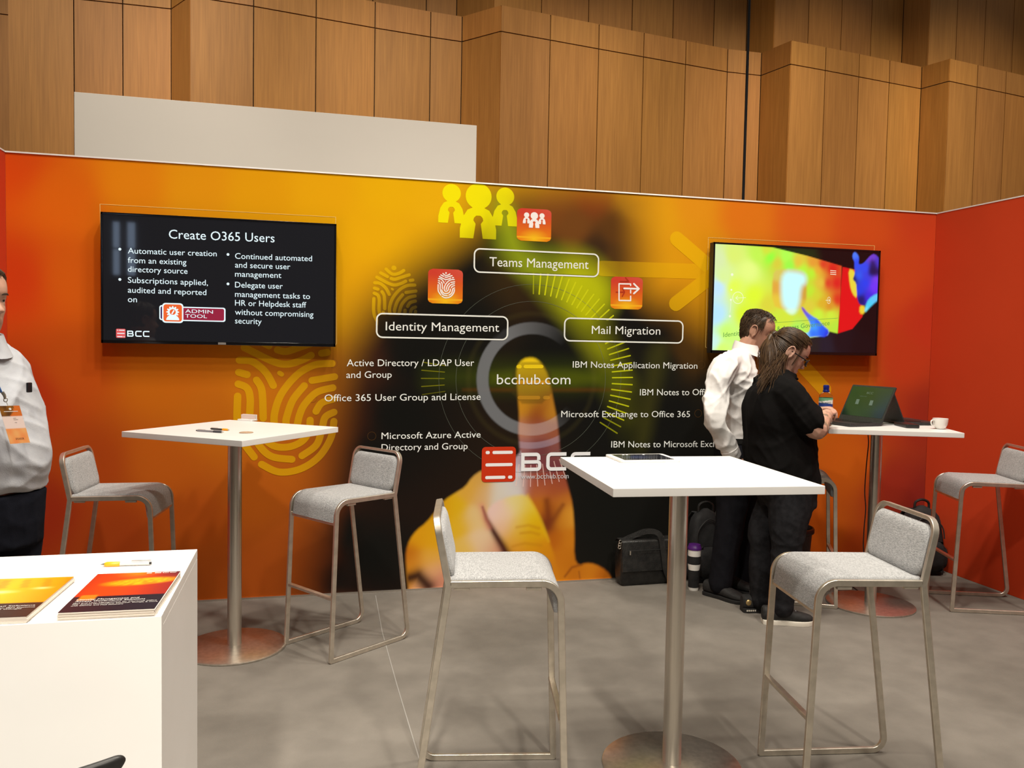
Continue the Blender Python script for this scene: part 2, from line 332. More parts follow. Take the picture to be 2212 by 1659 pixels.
def bg(X, Z):
    c = shep(BG, X, Z, 2.0, .012)
    def layer(polypx, soft, pts=None, col=None, a=1., it=2, p=1.6, eps=.006):
        nonlocal c
        m = in_poly(smooth_poly([W2(*q) for q in polypx], it), X, Z, soft)[:, None]*a
        if not (m > 0).any(): return
        s = shep(pts, X, Z, p, eps) if pts else linA(col)[None, :]
        c = c*(1-m)+s*m
    # dark jacket of the blurred figure, its face above, and the dim right sleeve
    layer([(1060, 400), (1380, 380), (1390, 540), (1395, 640), (1470, 660), (1560, 730), (1640, 800), (1660, 1000), (1650, 1340), (630, 1360), (652, 1250), (684, 1120), (706, 1000), (716, 860), (742, 720), (860, 590), (960, 530), (1010, 490), (1040, 440)], .22,
          [(1090, 440, (118, 82, 16)), (1130, 430, (108, 66, 20)), (1190, 450, (120, 66, 22)), (1280, 425, (124, 58, 20)), (1240, 490, (112, 64, 22)), (1330, 500, (92, 54, 18)), (1370, 430, (150, 100, 22)), (1290, 540, (60, 38, 20)), (1180, 560, K_), (1330, 560, (80, 50, 18)), (1050, 520, (40, 30, 14)),
           (1000, 560, K_), (1000, 700, K_), (900, 760, K_), (860, 900, K_), (800, 1000, K_), (800, 1200, K_), (1300, 660, K_), (1400, 700, K_), (1420, 800, (26, 24, 16)), (1320, 900, K_), (1450, 900, K_), (1400, 1000, K_), (1550, 1000, K_), (1550, 1200, K_), (1200, 760, K_), (1340, 1100, K_), (760, 780, (58, 30, 16)), (740, 900, (52, 26, 14)), (735, 1050, (30, 20, 14)), (705, 1080, (64, 30, 16)), (740, 1150, K_), (715, 1250, (24, 18, 14)), (690, 1200, (58, 28, 16)), (665, 1280, (70, 34, 16)), (1500, 740, (70, 44, 14)), (1060, 450, (130, 96, 10)), (1560, 850, (26, 22, 14))], p=2.2, eps=.004)
    # yellow green beam crossing the jacket
    layer([(1080, 500), (1160, 545), (1250, 545), (1310, 590), (1330, 640), (1300, 690), (1320, 750), (1380, 860), (1385, 960), (1350, 980), (1330, 880), (1290, 780), (1240, 700), (1190, 650), (1140, 590), (1060, 540)], .12,
          [(1100, 530, (92, 92, 16)), (1180, 570, (128, 132, 26)), (1240, 610, (192, 188, 12)), (1290, 610, (184, 180, 14)), (1260, 670, (188, 182, 8)), (1300, 640, (180, 176, 12)), (1300, 720, (140, 136, 12)), (1345, 800, (100, 97, 12)), (1365, 880, (60, 56, 12)), (1365, 950, (36, 34, 12)), (1200, 620, (150, 150, 16))], a=1.)
    layer([(1060, 420), (1110, 450), (1130, 540), (1180, 600), (1120, 590), (1080, 520)], .1, col=(160, 170, 22), a=.75)
    layer([(1400, 740), (1450, 740), (1420, 860), (1400, 970), (1370, 970), (1390, 860)], .07, col=(66, 60, 18), a=.6)
    # green flare across the ring
    layer([(925, 790), (1340, 790), (1340, 838), (925, 838)], .12, col=(66, 74, 10), a=.55, it=1)
    layer([(1060, 800), (1300, 800), (1300, 836), (1060, 836)], .05, col=(92, 96, 8), a=.5, it=1)
    layer([(1000, 838), (1360, 838), (1360, 846), (1000, 846)], .016, col=(96, 52, 12), a=.55, it=1)
    # faint and bright rings about the finger
    cx, cz = 2.952, 1.307; r = np.hypot(X-cx, Z-cz); th = np.arctan2(Z-cz, X-cx)
    def band(r0, r1, soft): return np.clip((r-r0)/soft+.5, 0, 1)*np.clip((r1-r)/soft+.5, 0, 1)
    fade = np.clip((-np.cos(th-.1)+.75)/1.2, .0, 1)
    m = (band(.283, .357, .010)*fade*.85)[:, None]; c = c*(1-m)+linA((118, 114, 110))*m
    m = (band(.395, .425, .02)*.035)[:, None]; c = c*(1-m)+linA((150, 130, 60))*m
    # the hand: forefinger pressing the ring, knuckles and cuff below
    hand = [(1148, 772), (1130, 775), (1118, 790), (1115, 806), (1117, 830), (1119, 860), (1122, 900), (1120, 930), (1122, 955), (1124, 985), (1080, 1005), (1040, 1016), (1020, 1030), (1005, 1052), (985, 1064), (960, 1080), (945, 1100), (920, 1130), (900, 1145), (885, 1165), (877, 1190), (877, 1220), (884, 1290), (1330, 1275), (1322, 1250), (1310, 1232), (1285, 1218), (1265, 1216), (1250, 1222), (1240, 1205), (1241, 1150), (1237, 1090), (1228, 1055), (1218, 1020), (1210, 980), (1207, 940), (1203, 905), (1196, 870), (1190, 838), (1184, 810), (1172, 788), (1160, 776)]
    def gau(pts, sg):
        nonlocal X, Z
        num = np.zeros((len(X), 3)); den = np.full(len(X), 1e-12)
        for a, b_, cc in pts:
            qx, qz = W2(a, b_); wgt = np.exp(-np.minimum(((X-qx)**2+(Z-qz)**2)/(2*sg*sg), 60))+1e-9/((X-qx)**2+(Z-qz)**2+.001); num += wgt[:, None]*linA(cc); den += wgt
        return num/den[:, None]
    def paint(polypx, soft, pts, sg=.04, a=1., it=1, clip=None):
        nonlocal c
        m = in_poly(smooth_poly([W2(*q) for q in polypx], it), X, Z, soft)*a
        if clip is not None: m = m*clip
        m = m[:, None]; c = c*(1-m)+gau(pts, sg)*m
    def crease(P, w0, w1, colr, a, clip):
        nonlocal c
        d = np.full(len(X), 9.); Q = [W2(*q) for q in P]; n = len(Q)-1
        for i in range(n):
            (ax, az), (bx, bz) = Q[i], Q[i+1]; ex, ez = bx-ax, bz-az; t = np.clip(((X-ax)*ex+(Z-az)*ez)/(ex*ex+ez*ez), 0, 1); wd = w0+(w1-w0)*(i+t)/n
            d = np.minimum(d, np.hypot(X-ax-t*ex, Z-az-t*ez)/wd)
        m = (np.exp(-d*d*1.4)*a*clip)[:, None]; c = c*(1-m)+linA(colr)*m
    hz = lambda L: [(860+a*.217, 1000+b_*.217) for a, b_ in L]
    hp = lambda L: [(860+a*.217, 1000+b_*.217, cc) for a, b_, cc in L]
    paint(hand, .013, [(1145, 780, (240, 196, 22)), (1150, 800, (226, 176, 22)), (1150, 830, (196, 150, 26)), (1155, 858, (176, 124, 26)), (1128, 885, (196, 128, 26)), (1165, 880, (150, 74, 22)), (1192, 885, (184, 118, 30)), (1150, 908, (138, 64, 26)), (1128, 925, (186, 116, 80)), (1165, 930, (150, 80, 60)), (1200, 930, (150, 80, 50)), (1130, 965, (150, 94, 86)), (1165, 970, (110, 54, 52)), (1203, 975, (130, 72, 62)), (1150, 1000, (122, 60, 62)), (1195, 1005, (112, 52, 54)), (1170, 1040, (140, 60, 48)), (1210, 1045, (146, 66, 44))]
          +hp([(200, 760, (206, 138, 16)), (330, 760, (208, 144, 18)), (110, 900, (178, 96, 16)), (170, 1000, (196, 122, 30)), (300, 960, (208, 148, 50)), (330, 1080, (206, 146, 96)), (420, 1180, (190, 120, 90)), (440, 460, (204, 140, 14)), (560, 460, (210, 158, 20)), (620, 620, (210, 158, 30)), (720, 260, (208, 150, 50)), (800, 140, (202, 146, 64)), (850, 300, (206, 156, 96)), (760, 560, (212, 172, 110)), (800, 780, (214, 176, 132)), (880, 860, (206, 162, 120)), (680, 860, (210, 164, 70)), (980, 900, (196, 130, 96)), (700, 1050, (196, 140, 70)),
               (1000, 300, (206, 188, 164)), (1120, 260, (204, 190, 174)), (1200, 180, (200, 180, 170)), (1100, 420, (206, 180, 156)), (1400, 250, (176, 92, 44)), (1330, 180, (156, 70, 46)), (1560, 260, (160, 76, 36)), (1640, 380, (178, 98, 30)), (1420, 430, (178, 96, 20)), (1540, 500, (150, 72, 22)), (1480, 600, (120, 50, 20)), (1620, 560, (186, 110, 24)), (1700, 520, (206, 136, 40)), (1700, 760, (188, 108, 20)), (1560, 760, (170, 86, 16)), (1620, 920, (184, 102, 18)), (1720, 960, (180, 100, 16)), (1600, 1120, (186, 106, 18)), (1760, 1080, (176, 96, 18)), (1900, 1060, (186, 106, 20)), (2050, 1120, (170, 88, 16)), (1500, 1200, (184, 104, 16))]), .042)
    hm = in_poly(smooth_poly([W2(*q) for q in hand], 1), X, Z, .012)
    crease(hz([(60, 1160), (200, 1120), (300, 1230)]), .045, .06, (46, 22, 16), .95, hm)
    crease(hz([(1480, 380), (1500, 560), (1470, 620)]), .03, .04, (108, 44, 18), .7, hm)
    crease(hz([(1640, 420), (1560, 540), (1490, 620)]), .02, .035, (112, 48, 20), .6, hm)
    paint(hz([(880, 480), (960, 390), (1120, 330), (1270, 310), (1340, 400), (1420, 560), (1500, 760), (1580, 1000), (1620, 1240), (1150, 1240), (1120, 960), (1040, 820), (950, 660), (890, 560)]), .016,
          hp([(950, 470, (220, 178, 158)), (1060, 520, (222, 182, 150)), (1180, 420, (216, 190, 120)), (1290, 430, (214, 176, 50)), (1060, 640, (214, 164, 126)), (1180, 600, (214, 174, 70)), (1320, 560, (212, 166, 14)), (1380, 640, (206, 150, 12)), (1200, 700, (208, 156, 20)), (1300, 740, (202, 144, 16)), (1130, 760, (208, 150, 60)), (1180, 840, (202, 130, 30)), (1360, 840, (200, 130, 14)), (1440, 900, (194, 118, 14)), (1500, 1060, (190, 110, 18)), (1250, 980, (194, 116, 24)), (1350, 1120, (188, 108, 20))]), .044, 1., 1, hm)
    crease(hz([(840, 440), (880, 560), (960, 700), (1040, 830), (1090, 930)]), .010, .042, (58, 18, 14), .95, hm)
    crease(hz([(830, 430), (860, 540), (900, 640)]), .03, .03, (206, 120, 96), .5, hm)
    for P in ([(1140, 830), (1260, 800), (1420, 820)], [(1180, 640), (1300, 620), (1400, 650)], [(1220, 700), (1320, 690), (1400, 710)]): crease(hz(P), .012, .014, (176, 108, 16), .4, hm)
    crease(hz([(1290, 320), (1420, 560), (1500, 780)]), .014, .012, (226, 176, 30), .3, hm)
    crease(hz([(1660, 1130), (1730, 1040), (1830, 1010)]), .010, .012, (128, 62, 16), .7, hm)
    crease(hz([(1800, 1080), (1810, 1150)]), .006, .006, (120, 60, 20), .6, hm)
    # the ring and the mark show through the finger
    m = (band(.283, .357, .006)*(Z < cz)*hm*.33)[:, None]; c = c*(1-m)+linA((200, 176, 160))*m
    m = (band(.40, .44, .006)*(Z < cz)*hm*.22)[:, None]; c = c*(1-m)+linA((200, 190, 200))*m
    m = (band(.46, .62, .02)*(Z < cz)*(X < W2(1126, 1000)[0])*hm*.45)[:, None]; c = c*(1-m)+linA((206, 196, 200))*m
    # faint dark app mark behind bcchub.com
    layer([(1106, 782), (1192, 782), (1192, 872), (1106, 872)], .008, col=(66, 52, 16), a=.42, it=1)
    # soft shadow around the screens painted into the ink colour
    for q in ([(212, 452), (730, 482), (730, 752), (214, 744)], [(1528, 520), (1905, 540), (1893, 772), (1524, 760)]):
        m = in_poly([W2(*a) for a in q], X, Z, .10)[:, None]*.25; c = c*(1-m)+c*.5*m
    return c
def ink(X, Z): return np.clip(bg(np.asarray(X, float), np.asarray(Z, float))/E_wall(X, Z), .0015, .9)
def inkc(px, py, col): x, z = W2(px, py); return tuple(np.clip(linA(col)/E_wall(x, z), 0, .92))
printm = mat('printed_fabric', attr='Col', rough=.9, spec=.06)
def grid(x0, x1, z0, z1, step):
    nx, nz = int(round((x1-x0)/step)), int(round((z1-z0)/step)); X, Z = np.meshgrid(np.linspace(x0, x1, nx+1), np.linspace(z0, z1, nz+1))
    i = np.arange(nz)[:, None]*(nx+1)+np.arange(nx)[None, :]; f = np.stack([i, i+1, i+nx+2, i+nx+1], -1).reshape(-1, 4)
    return X.ravel(), Z.ravel(), f
X, Z, f = grid(0, WW, 0, WH, .006)
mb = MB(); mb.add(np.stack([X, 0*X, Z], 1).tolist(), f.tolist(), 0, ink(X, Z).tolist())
mb.box((WW/2, .032, WH/2), (WW+.02, .06, WH), 0, 1)
wall = mb.build('wall_back', [printm, alu], smooth=False, cols=True); tag(wall, kind='structure')
mb = MB().box((WW/2, .028, WH+.004), (WW+.02, .068, .008)); tag(mb.build('trim_1', white_lam, smooth=False), kind='structure')
mb = MB().box((WW/2, -.003, .006), (WW, .006, .012)); tag(mb.build('baseboard_back', alu, smooth=False), kind='structure')
# side walls
redl = noise_mix(mat('red_print_side', (.60, .060, .018), .9, spec=.06), (.59, .059, .0175), (.615, .0615, .0185), 2)
for nm, x, sg, L in (('wall_left', -.03, -1, 1.0), ('wall_right', WW+.03, 1, 3.2)):
    n = 60; Xs = np.linspace(-L, 0, n)
    o = MB().box((x, -L/2, WH/2), (.06, L, WH)); o = o.build(nm, redl, smooth=False, bevel=.002); tag(o, kind='structure')
    t = MB().box((x, -L/2, WH+.004), (.064, L, .008)); tag(t.build('trim_2' if sg < 0 else 'trim_3', white_lam, smooth=False), kind='structure')

# ---- prints on the wall: outlines, ticks, fingerprints, icons, lettering
LAYER = [0]
def P3(k): return lambda x, z: (x, -.0006*k-LAYER[0]*2.5e-5, z)
def ribbon(mb, pts, wd, place, colf, n=7, capn=6, m=0):
    """rounded stroke through wall points"""
    LAYER[0] = (LAYER[0]+1) % 20
    P = [Vector((*p, 0)) for p in pts]
    if len(P) > 2:
        Q = []
        for i in range(len(P)-1):
            a, b_, c_, d = P[max(0, i-1)], P[i], P[i+1], P[min(len(P)-1, i+2)]
            for k in range(n):
                t = k/n; Q.append(.5*((2*b_)+(c_-a)*t+(2*a-5*b_+4*c_-d)*t*t+(3*b_-a-3*c_+d)*t**3))
        P = Q+[P[-1]]
    else: P = [P[0]+(P[-1]-P[0])*(k/n) for k in range(n+1)]
    V = []; k = len(P)
    for i in range(k):
        T = (P[min(k-1, i+1)]-P[max(0, i-1)]).normalized(); N = Vector((-T.y, T.x, 0))
        V.append((P[i]+N*wd/2, P[i]-N*wd/2, T, N))
    left = [v[0] for v in V]; right = [v[1] for v in V]
    e = [P[-1]+V[-1][2]*math.sin(a)*wd/2+V[-1][3]*math.cos(a)*wd/2 for a in np.linspace(0, PI, capn+2)[1:-1]]
    s0 = [P[0]-V[0][2]*math.sin(a)*wd/2-V[0][3]*math.cos(a)*wd/2 for a in np.linspace(0, PI, capn+2)[1:-1]]
    vv = left+right; f = [(i, i+1, k+i+1, k+i) for i in range(k-1)]
    f.append(tuple([k-1]+list(range(2*k, 2*k+capn))+[2*k-1])); f.append(tuple([k]+list(range(2*k+capn, 2*k+2*capn))+[0]))
    vv = vv+e+s0
    xy = np.array([(q.x, q.y) for q in vv]); mb.add([place(*q) for q in xy], f, m, colf(xy).tolist())
def overlay(col, a, follow=0.):
    def g(xy):
        b0 = ink(xy[:, 0], xy[:, 1]); E0 = E_wall(xy[:, 0], xy[:, 1]); k = a*(1-follow*(1-np.clip((b0@np.array((.6, .4, 0.)))/.30, 0, 1)))[:, None]; return np.clip(b0*(1-k)+linA(col)/E0*k, 0, .9)
    return g
def plain(col):
    def g(xy): return np.clip(linA(col)[None, :]/E_wall(xy[:, 0], xy[:, 1]), 0, .92)
    return g
FPX = [([(1734, 297), (1736, 297)], 40), ([(1668, 310), (1712, 345), (1747, 350), (1790, 335), (1820, 315)], 0), ([(1622, 343), (1680, 372)], 0), ([(1712, 387), (1745, 392), (1790, 377), (1868, 350)], 0),
       ([(1590, 380), (1690, 428), (1745, 440), (1800, 425), (1838, 405)], 0), ([(1878, 397), (1900, 393)], 0), ([(1572, 427), (1620, 432), (1668, 470), (1697, 520)], 0), ([(1720, 473), (1728, 478)], 18),
       ([(1918, 435), (1850, 442), (1785, 480), (1728, 550), (1703, 620), (1703, 670), (1722, 698), (1752, 700), (1782, 680), (1796, 630), (1815, 590), (1860, 545), (1922, 527)], 0), ([(1842, 500), (1928, 485)], 0),
       ([(1813, 520), (1770, 575), (1747, 640), (1745, 662)], 0), ([(1648, 672), (1665, 718), (1705, 748), (1760, 750), (1808, 728), (1832, 690), (1836, 650)], 0), ([(1858, 617), (1880, 585), (1925, 570)], 0),
       ([(1927, 620), (1893, 640), (1880, 690), (1860, 745), (1806, 785)], 0), ([(1570, 472), (1600, 480)], 0), ([(1568, 515), (1600, 530), (1612, 570), (1612, 660), (1640, 735), (1690, 785), (1768, 798)], 0),
       ([(1635, 500), (1655, 540), (1660, 642)], 0), ([(1566, 560), (1565, 660), (1580, 720), (1627, 787)], 0), ([(1655, 815), (1720, 845), (1800, 835), (1870, 790), (1915, 720), (1927, 655)], 0)]
def fingerprint(mb, px0, py0, px1, py1, place, colf, wscale=1.):
    """px0..py1: photograph pixels of the print's left/top and right/bottom"""
    x0, _ = W2(px0, (py0+py1)/2); x1, _ = W2(px1, (py0+py1)/2); xm = (px0+px1)/2; z1 = W2(xm, py0)[1]; z0 = W2(xm, py1)[1]
    sx = (x1-x0)/(1940-1552); sz = (z1-z0)/(862-278)
    for pts, wd in FPX: ribbon(mb, [(x0+(a-1552)*sx, z1-(b_-278)*sz) for a, b_ in pts], (wd or 27)*(sx+sz)/2*wscale, place, colf)
tt = MB(); fingerprint(tt, 505, 693, 729, 1029, P3(1), overlay((206, 146, 8), .75, .8)); tt.build('fingerprint_graphic', printm, wall, cols=True, smooth=False)
tt = MB(); fingerprint(tt, 804, 574, 901, 724, P3(1), overlay((240, 184, 6), .55, .93), 1.05); tt.build('fingerprint_graphic', printm, wall, cols=True, smooth=False)
tt = MB()
for a, b_, c_, al in ((1135, 1170, (250, 206, 24), .75), (1119.5, 1123, (250, 206, 24), .75), (1119, 1184, (226, 150, 30), .6), (1122, 1163, (206, 140, 34), .5), (1177, 1184, (206, 140, 34), .5)):
    y_ = {0: 792, 1: 792, 2: 826, 3: 859, 4: 859}[(1135, 1119.5, 1119, 1122, 1177).index(a)]; ribbon(tt, [W2(a, y_), W2(b_, y_)], .024, P3(1), overlay(c_, al), 3)
tt.build('finger_mark', printm, wall, cols=True, smooth=False)
# arrow
tt = MB(); wl = lambda L: [W2(*q) for q in L]
ribbon(tt, wl([(1300, 580), (1560, 588)]), .098, P3(1), overlay((240, 178, 6), .40, .5))
ribbon(tt, wl([(1462, 516), (1548, 590)]), .098, P3(1.3), overlay((240, 182, 6), .55)); ribbon(tt, wl([(1460, 656), (1548, 588)]), .098, P3(1.6), overlay((240, 178, 6), .5))
ribbon(tt, wl([(1690, 742), (1782, 842)]), .10, P3(1), overlay((200, 140, 10), .6))
tt.build('arrow_graphic', printm, wall, cols=True, smooth=False)
# thin rings, ticks, dots and screen outlines
tt = MB(); cx, cz = 2.952, 1.307
def ringline(cx, cz, r, wd, colf, a0=0, a1=360, n=96, k=1):
    A = np.radians(np.linspace(a0, a1, n)); xy = np.array([(cx+q*math.cos(a), cz+q*math.sin(a)) for a in A for q in (r-wd/2, r+wd/2)])
    tt.add([P3(k)(*q) for q in xy], [(2*i, 2*i+1, 2*i+3, 2*i+2) for i in range(n-1)], 0, colf(xy).tolist())
ringline(cx, cz, .487, .0022, overlay((120, 120, 100), .5)); ringline(cx, cz, .593, .0022, overlay((120, 120, 100), .45))
for px, py in ((720, 785), (675, 860), (803, 942), (1508, 893), (1515, 788)): x, z = W2(px, py); ringline(x, z, .025, .0022, overlay((110, 70, 30), .5), n=30)
for a in np.arange(-31, 91, 4.05):
    on = .9 if 36 < a < 88 else (.75 if -24 < a < 28 else .35)
    P = [(cx+q*math.cos(R(a)), cz+q*math.sin(R(a))) for q in (.535, .672)]
    ribbon(tt, P, .009, P3(1), overlay((208, 202, 20), on), 1)
for a in np.arange(172, 190, 4.05): ribbon(tt, [(cx+q*math.cos(R(a)), cz+q*math.sin(R(a))) for q in (.56, .70)], .006, P3(1), overlay((150, 140, 20), .55 if a < 188 else .3), 1)
for a in np.arange(262, 294, 4.05): ribbon(tt, [(cx+q*math.cos(R(a)), cz+q*math.sin(R(a))) for q in (.545, .68)], .0065, P3(1), overlay((236, 190, 170), .55), 1)
tt.build('ring_graphic', printm, wall, cols=True, smooth=False)
tt = MB()
for L in ([(725, 745), (727, 741), (725, 469), (216, 441), (219, 560)], [(1530, 752), (1524, 750), (1530, 513), (1889, 531), (1888, 545)]):
    Q = wl(L)
    for a, b_ in zip(Q[:-1], Q[1:]): ribbon(tt, [a, b_], .0035, P3(1), overlay((250, 200, 110), .6), 6)
tt.build('screen_outline', printm, wall, cols=True, smooth=False)
# outlined boxes
def outline(mb, c4, r, wd, k, colf):
    (xa, za), (xb, zb) = c4; P = rrect(xa, za, xb, zb, r, 6); n = len(P); V = []
    ctr = Vector(((xa+xb)/2, (za+zb)/2)); O = rrect(xa-wd/2, za-wd/2, xb+wd/2, zb+wd/2, r+wd/2, 6); I = rrect(xa+wd/2, za+wd/2, xb-wd/2, zb-wd/2, r-wd/2, 6)
    xy = np.array(O+I); mb.add([P3(k)(*q) for q in xy], [(i, (i+1) % n, n+(i+1) % n, n+i) for i in range(n)], 0, colf(xy).tolist())
tt = MB(); fl = MB()
for tl, br, al in (((1025, 537), (1292, 598), .12), ((814, 677), (1096, 734), .86), ((1220, 687), (1474, 741), .45)):
    a, b_ = W2(*tl), W2(*br); gx_, gz_, gf = grid(a[0]+.008, b_[0]-.008, b_[1]+.008, a[1]-.008, .02); xy = np.stack([gx_, gz_], 1); fl.add([P3(1.9)(*q) for q in xy], gf.tolist(), 0, overlay((22, 19, 14), al)(xy).tolist()); outline(tt, ((a[0], b_[1]), (b_[0], a[1])), .035, .009, 2, plain((236, 226, 206)))
fl.build('box_fill', printm, wall, cols=True, smooth=False); tt.build('box_outline', printm, wall, cols=True, smooth=False)
# lettering
def letter(mb, txt, l, r_, cap, col=(236, 226, 208), frac=1.0, k=2.5):
    x0, z0 = W2(*l); x1, z1 = W2(*r_); zc = (W2(l[0], l[1]-cap)[1]-z0); zm = (z0+z1)/2
    E0 = E_wall(x0, z0)
    text_on(mb, txt, x0, x1, z0, z1, zc, P3(k), 0, tuple(np.clip(linA(col)/E0, 0, .92)), frac)
def frac_of(full, part):
    v, _ = text_mesh(full); v2, _ = text_mesh(part); return v2[:, 0].max()/v[:, 0].max()
def letter_cut(mb, full, part, l, r_, cap):
    fr = frac_of(full, part); dx = (r_[0]-l[0]); letter(mb, full, l, (r_[0], r_[1]), cap, frac=fr)
tt = MB()
letter(tt, 'Teams Management', (1057, 575), (1271, 581), 21); letter(tt, 'Identity Management', (833, 713.5), (1078, 716.5), 19.8); letter(tt, 'Mail Migration', (1278, 721), (1426, 723), 18.5)
letter(tt, 'Active Directory / LDAP User', (749, 791), (1024, 790.5), 15.8); letter(tt, 'and Group', (748, 816.6), (846, 815.8), 15.2)
letter(tt, 'Office 365 User Group and License', (701, 867), (1038, 863.6), 15.8)
letter(tt, 'Microsoft Azure Active', (824, 948.5), (1038, 945), 15); letter(tt, 'Directory and Group', (824, 973.5), (1010, 970), 15)
letter(tt, 'bcchub.com', (1073, 830), (1232, 830), 23)
letter(tt, 'IBM Notes Application Migration', (1237, 794), (1506, 796.5), 14.6)
letter_cut(tt, 'IBM Notes to Office 365', 'IBM Notes to Offi', (1382, 854), (1523, 853.5), 14.4)
letter(tt, 'Microsoft Exchange to Office 365', (1212, 901), (1490, 901), 14.4)
letter_cut(tt, 'IBM Notes to Microsoft Exchange', 'IBM Notes to Microsoft E', (1320, 966.5), (1521, 965.5), 14.4)
letter(tt, 'www.bcchub.com', (1125, 1034.5), (1228, 1033), 11.5, (196, 186, 178), k=3)
tt.build('printed_lettering', printm, wall, cols=True, smooth=False)
# app icons: glossy red to amber tiles
def tile(tl, br, k=1.5):
    a, b_ = W2(*tl), W2(*br); xa, xb, za, zb = a[0], b_[0], b_[1], a[1]; mb = MB(); r = .028; n = 26
    rows = []
    for j in range(n+1):
        z = za+(zb-za)*j/n; e = 0
        for zz in (z-za, zb-z):
            if zz < r: e = r-math.sqrt(max(0, r*r-(r-zz)**2))
        rows.append([(xa+e+(xb-xa-2*e)*i/n, z) for i in range(n+1)])
    xy = np.array([p for q in rows for p in q]); u = (xy[:, 0]-xa)/(xb-xa); v = (xy[:, 1]-za)/(zb-za)
    c = np.array((206, 62, 42))*np.clip((v-.25)/.6, 0, 1)[:, None]+np.array((226, 112, 22))*(1-np.clip((v-.25)/.6, 0, 1))[:, None]
    hl = np.clip(1-np.hypot((u-.5)*2.1, (v-.08)*3), 0, 1)[:, None]; c = c*(1-hl)+np.array((244, 190, 30))*hl
    lip = (v < .12)[:, None]; c = np.where(lip, c*.86+np.array((240, 160, 10))*.14, c); ln = ((v > .10) & (v < .135))[:, None]; c = np.where(ln, np.array((246, 176, 30)), c)
    gl = (np.clip((v-.6)*2, 0, 1)*np.clip((u-.2), 0, 1)*.35)[:, None]; c = c*(1-gl)+np.array((236, 160, 130))*gl
    cols = np.clip(linA(c)/E_wall(xy[:, 0], xy[:, 1]), 0, .9)
    mb.add([P3(k)(*q) for q in xy], [(j*(n+1)+i, j*(n+1)+i+1, (j+1)*(n+1)+i+1, (j+1)*(n+1)+i) for j in range(n) for i in range(n)], 0, cols.tolist())
    return mb, (xa, xb, za, zb)
def people_icon(mb, place, T, colf, k=1):
    """three busts with keyhole necks; T maps unit coordinates to the wall"""
    def poly(P):
        LAYER[0] = (LAYER[0]+1) % 20; xy = np.array([T(*q) for q in P]); mb.add([place(*q) for q in xy], [tuple(range(len(P)))], 0, colf(xy).tolist())
    def fan(P, c):
        LAYER[0] = (LAYER[0]+1) % 20
        xy = np.array([T(*q) for q in [c]+P]); n = len(P); mb.add([place(*q) for q in xy], [(0, i+1, (i+1) % n+1) for i in range(n)], 0, colf(xy).tolist())
    for cx_, s, y0 in ((-.62, .70, .12), (.62, .70, .12), (0, 1., 0)):
        fan([(cx_+.30*s*math.cos(a), y0+.62*s+.30*s*math.sin(a)+(.1 if s < 1 else 0)) for a in np.linspace(0, 2*PI, 30)[:-1]], (cx_, y0+.62*s+(.1 if s < 1 else 0)))
        q0 = .36*s+y0+(.1 if s < 1 else 0)
        L = [(-.42, -.40), (-.41, -.15), (-.34, .1), (-.2, .27), (-.1, .0-.02), (-.095, -.02), (-.05, -.1), (-.12, -.40)]
        L = [(-.42, -.42), (-.42, -.2), (-.36, .06), (-.25, .24), (-.12, .30), (-.10, .06), (-.115, 0.0), (-.06, -.08), (-.11, -.42)]
        for sg in (-1, 1):
            P = [(cx_+sg*-x*s, q0-.30*s+y*s) for x, y in L]
            if s < 1 and sg*cx_ > 0 and False: pass
            fan(P, (cx_+sg*.25*s, q0-.30*s-.1*s))
        poly([(cx_-.12*s, q0), (cx_+.12*s, q0), (cx_+.10*s, q0-.24*s), (cx_+.05*s, q0-.19*s), (cx_-.05*s, q0-.19*s), (cx_-.10*s, q0-.24*s)])
tt = MB(); (gx, gz), sx = W2(1033, 482), .093*1.33
people_icon(tt, P3(1), lambda u, v: (gx+u*.27, gz+v*.262), overlay((250, 232, 6), .86, .7)); tt.build('people_graphic', printm, wall, cols=True, smooth=False)
tm, bx = tile((1117, 449), (1190, 523)); o = tm.build('app_icon', printm, wall, cols=True, smooth=False); q = MB()
mx_, mz_ = (bx[0]+bx[1])/2, (bx[2]+bx[3])/2; s_ = bx[1]-bx[0]
people_icon(q, P3(3), lambda u, v: (mx_+u*s_*.36, mz_+.01+v*s_*.34), plain((246, 228, 212))); q.build('icon_symbol', printm, o, cols=True, smooth=False)
tm, bx = tile((925, 580), (999, 657)); o = tm.build('app_icon', printm, wall, cols=True, smooth=False); q = MB()
fingerprint(q, 945, 588, 983, 645, P3(3), plain((246, 226, 204)), .95); q.build('icon_symbol', printm, o, cols=True, smooth=False)
tm, bx = tile((1320, 597), (1387, 669)); o = tm.build('app_icon', printm, wall, cols=True, smooth=False); q = MB()
def px_l(L, wd, colr, k=3): ribbon(q, wl(L), wd, P3(k), plain(colr), 2)
for L in ([(1361, 633), (1361, 647), (1340, 647)], ): pass
for a, b_ in (((1337, 613), (1362, 613.5)), ((1337, 613), (1337, 649)), ((1337, 649), (1362, 649.5)), ((1362, 640), (1362, 649.5)), ((1362, 613.5), (1362, 617)), ((1362, 627), (1362, 633))): px_l([a, b_], .0085, (246, 228, 212))
for a, b_ in (((1348, 623), (1378, 624)), ((1369, 613), (1380, 624)), ((1380, 624), (1369, 634))): px_l([a, b_], .011, (246, 228, 212), 3.3)
for a, b_ in (((1331, 631), (1349, 631)), ((1349, 631), (1344, 640)), ((1349, 631), (1345, 624)), ((1340, 608), (1357, 608)), ((1351, 600), (1358, 608))): px_l([a, b_], .008, (176, 52, 26), 2.5)
q.build('icon_symbol', printm, o, cols=True, smooth=False)
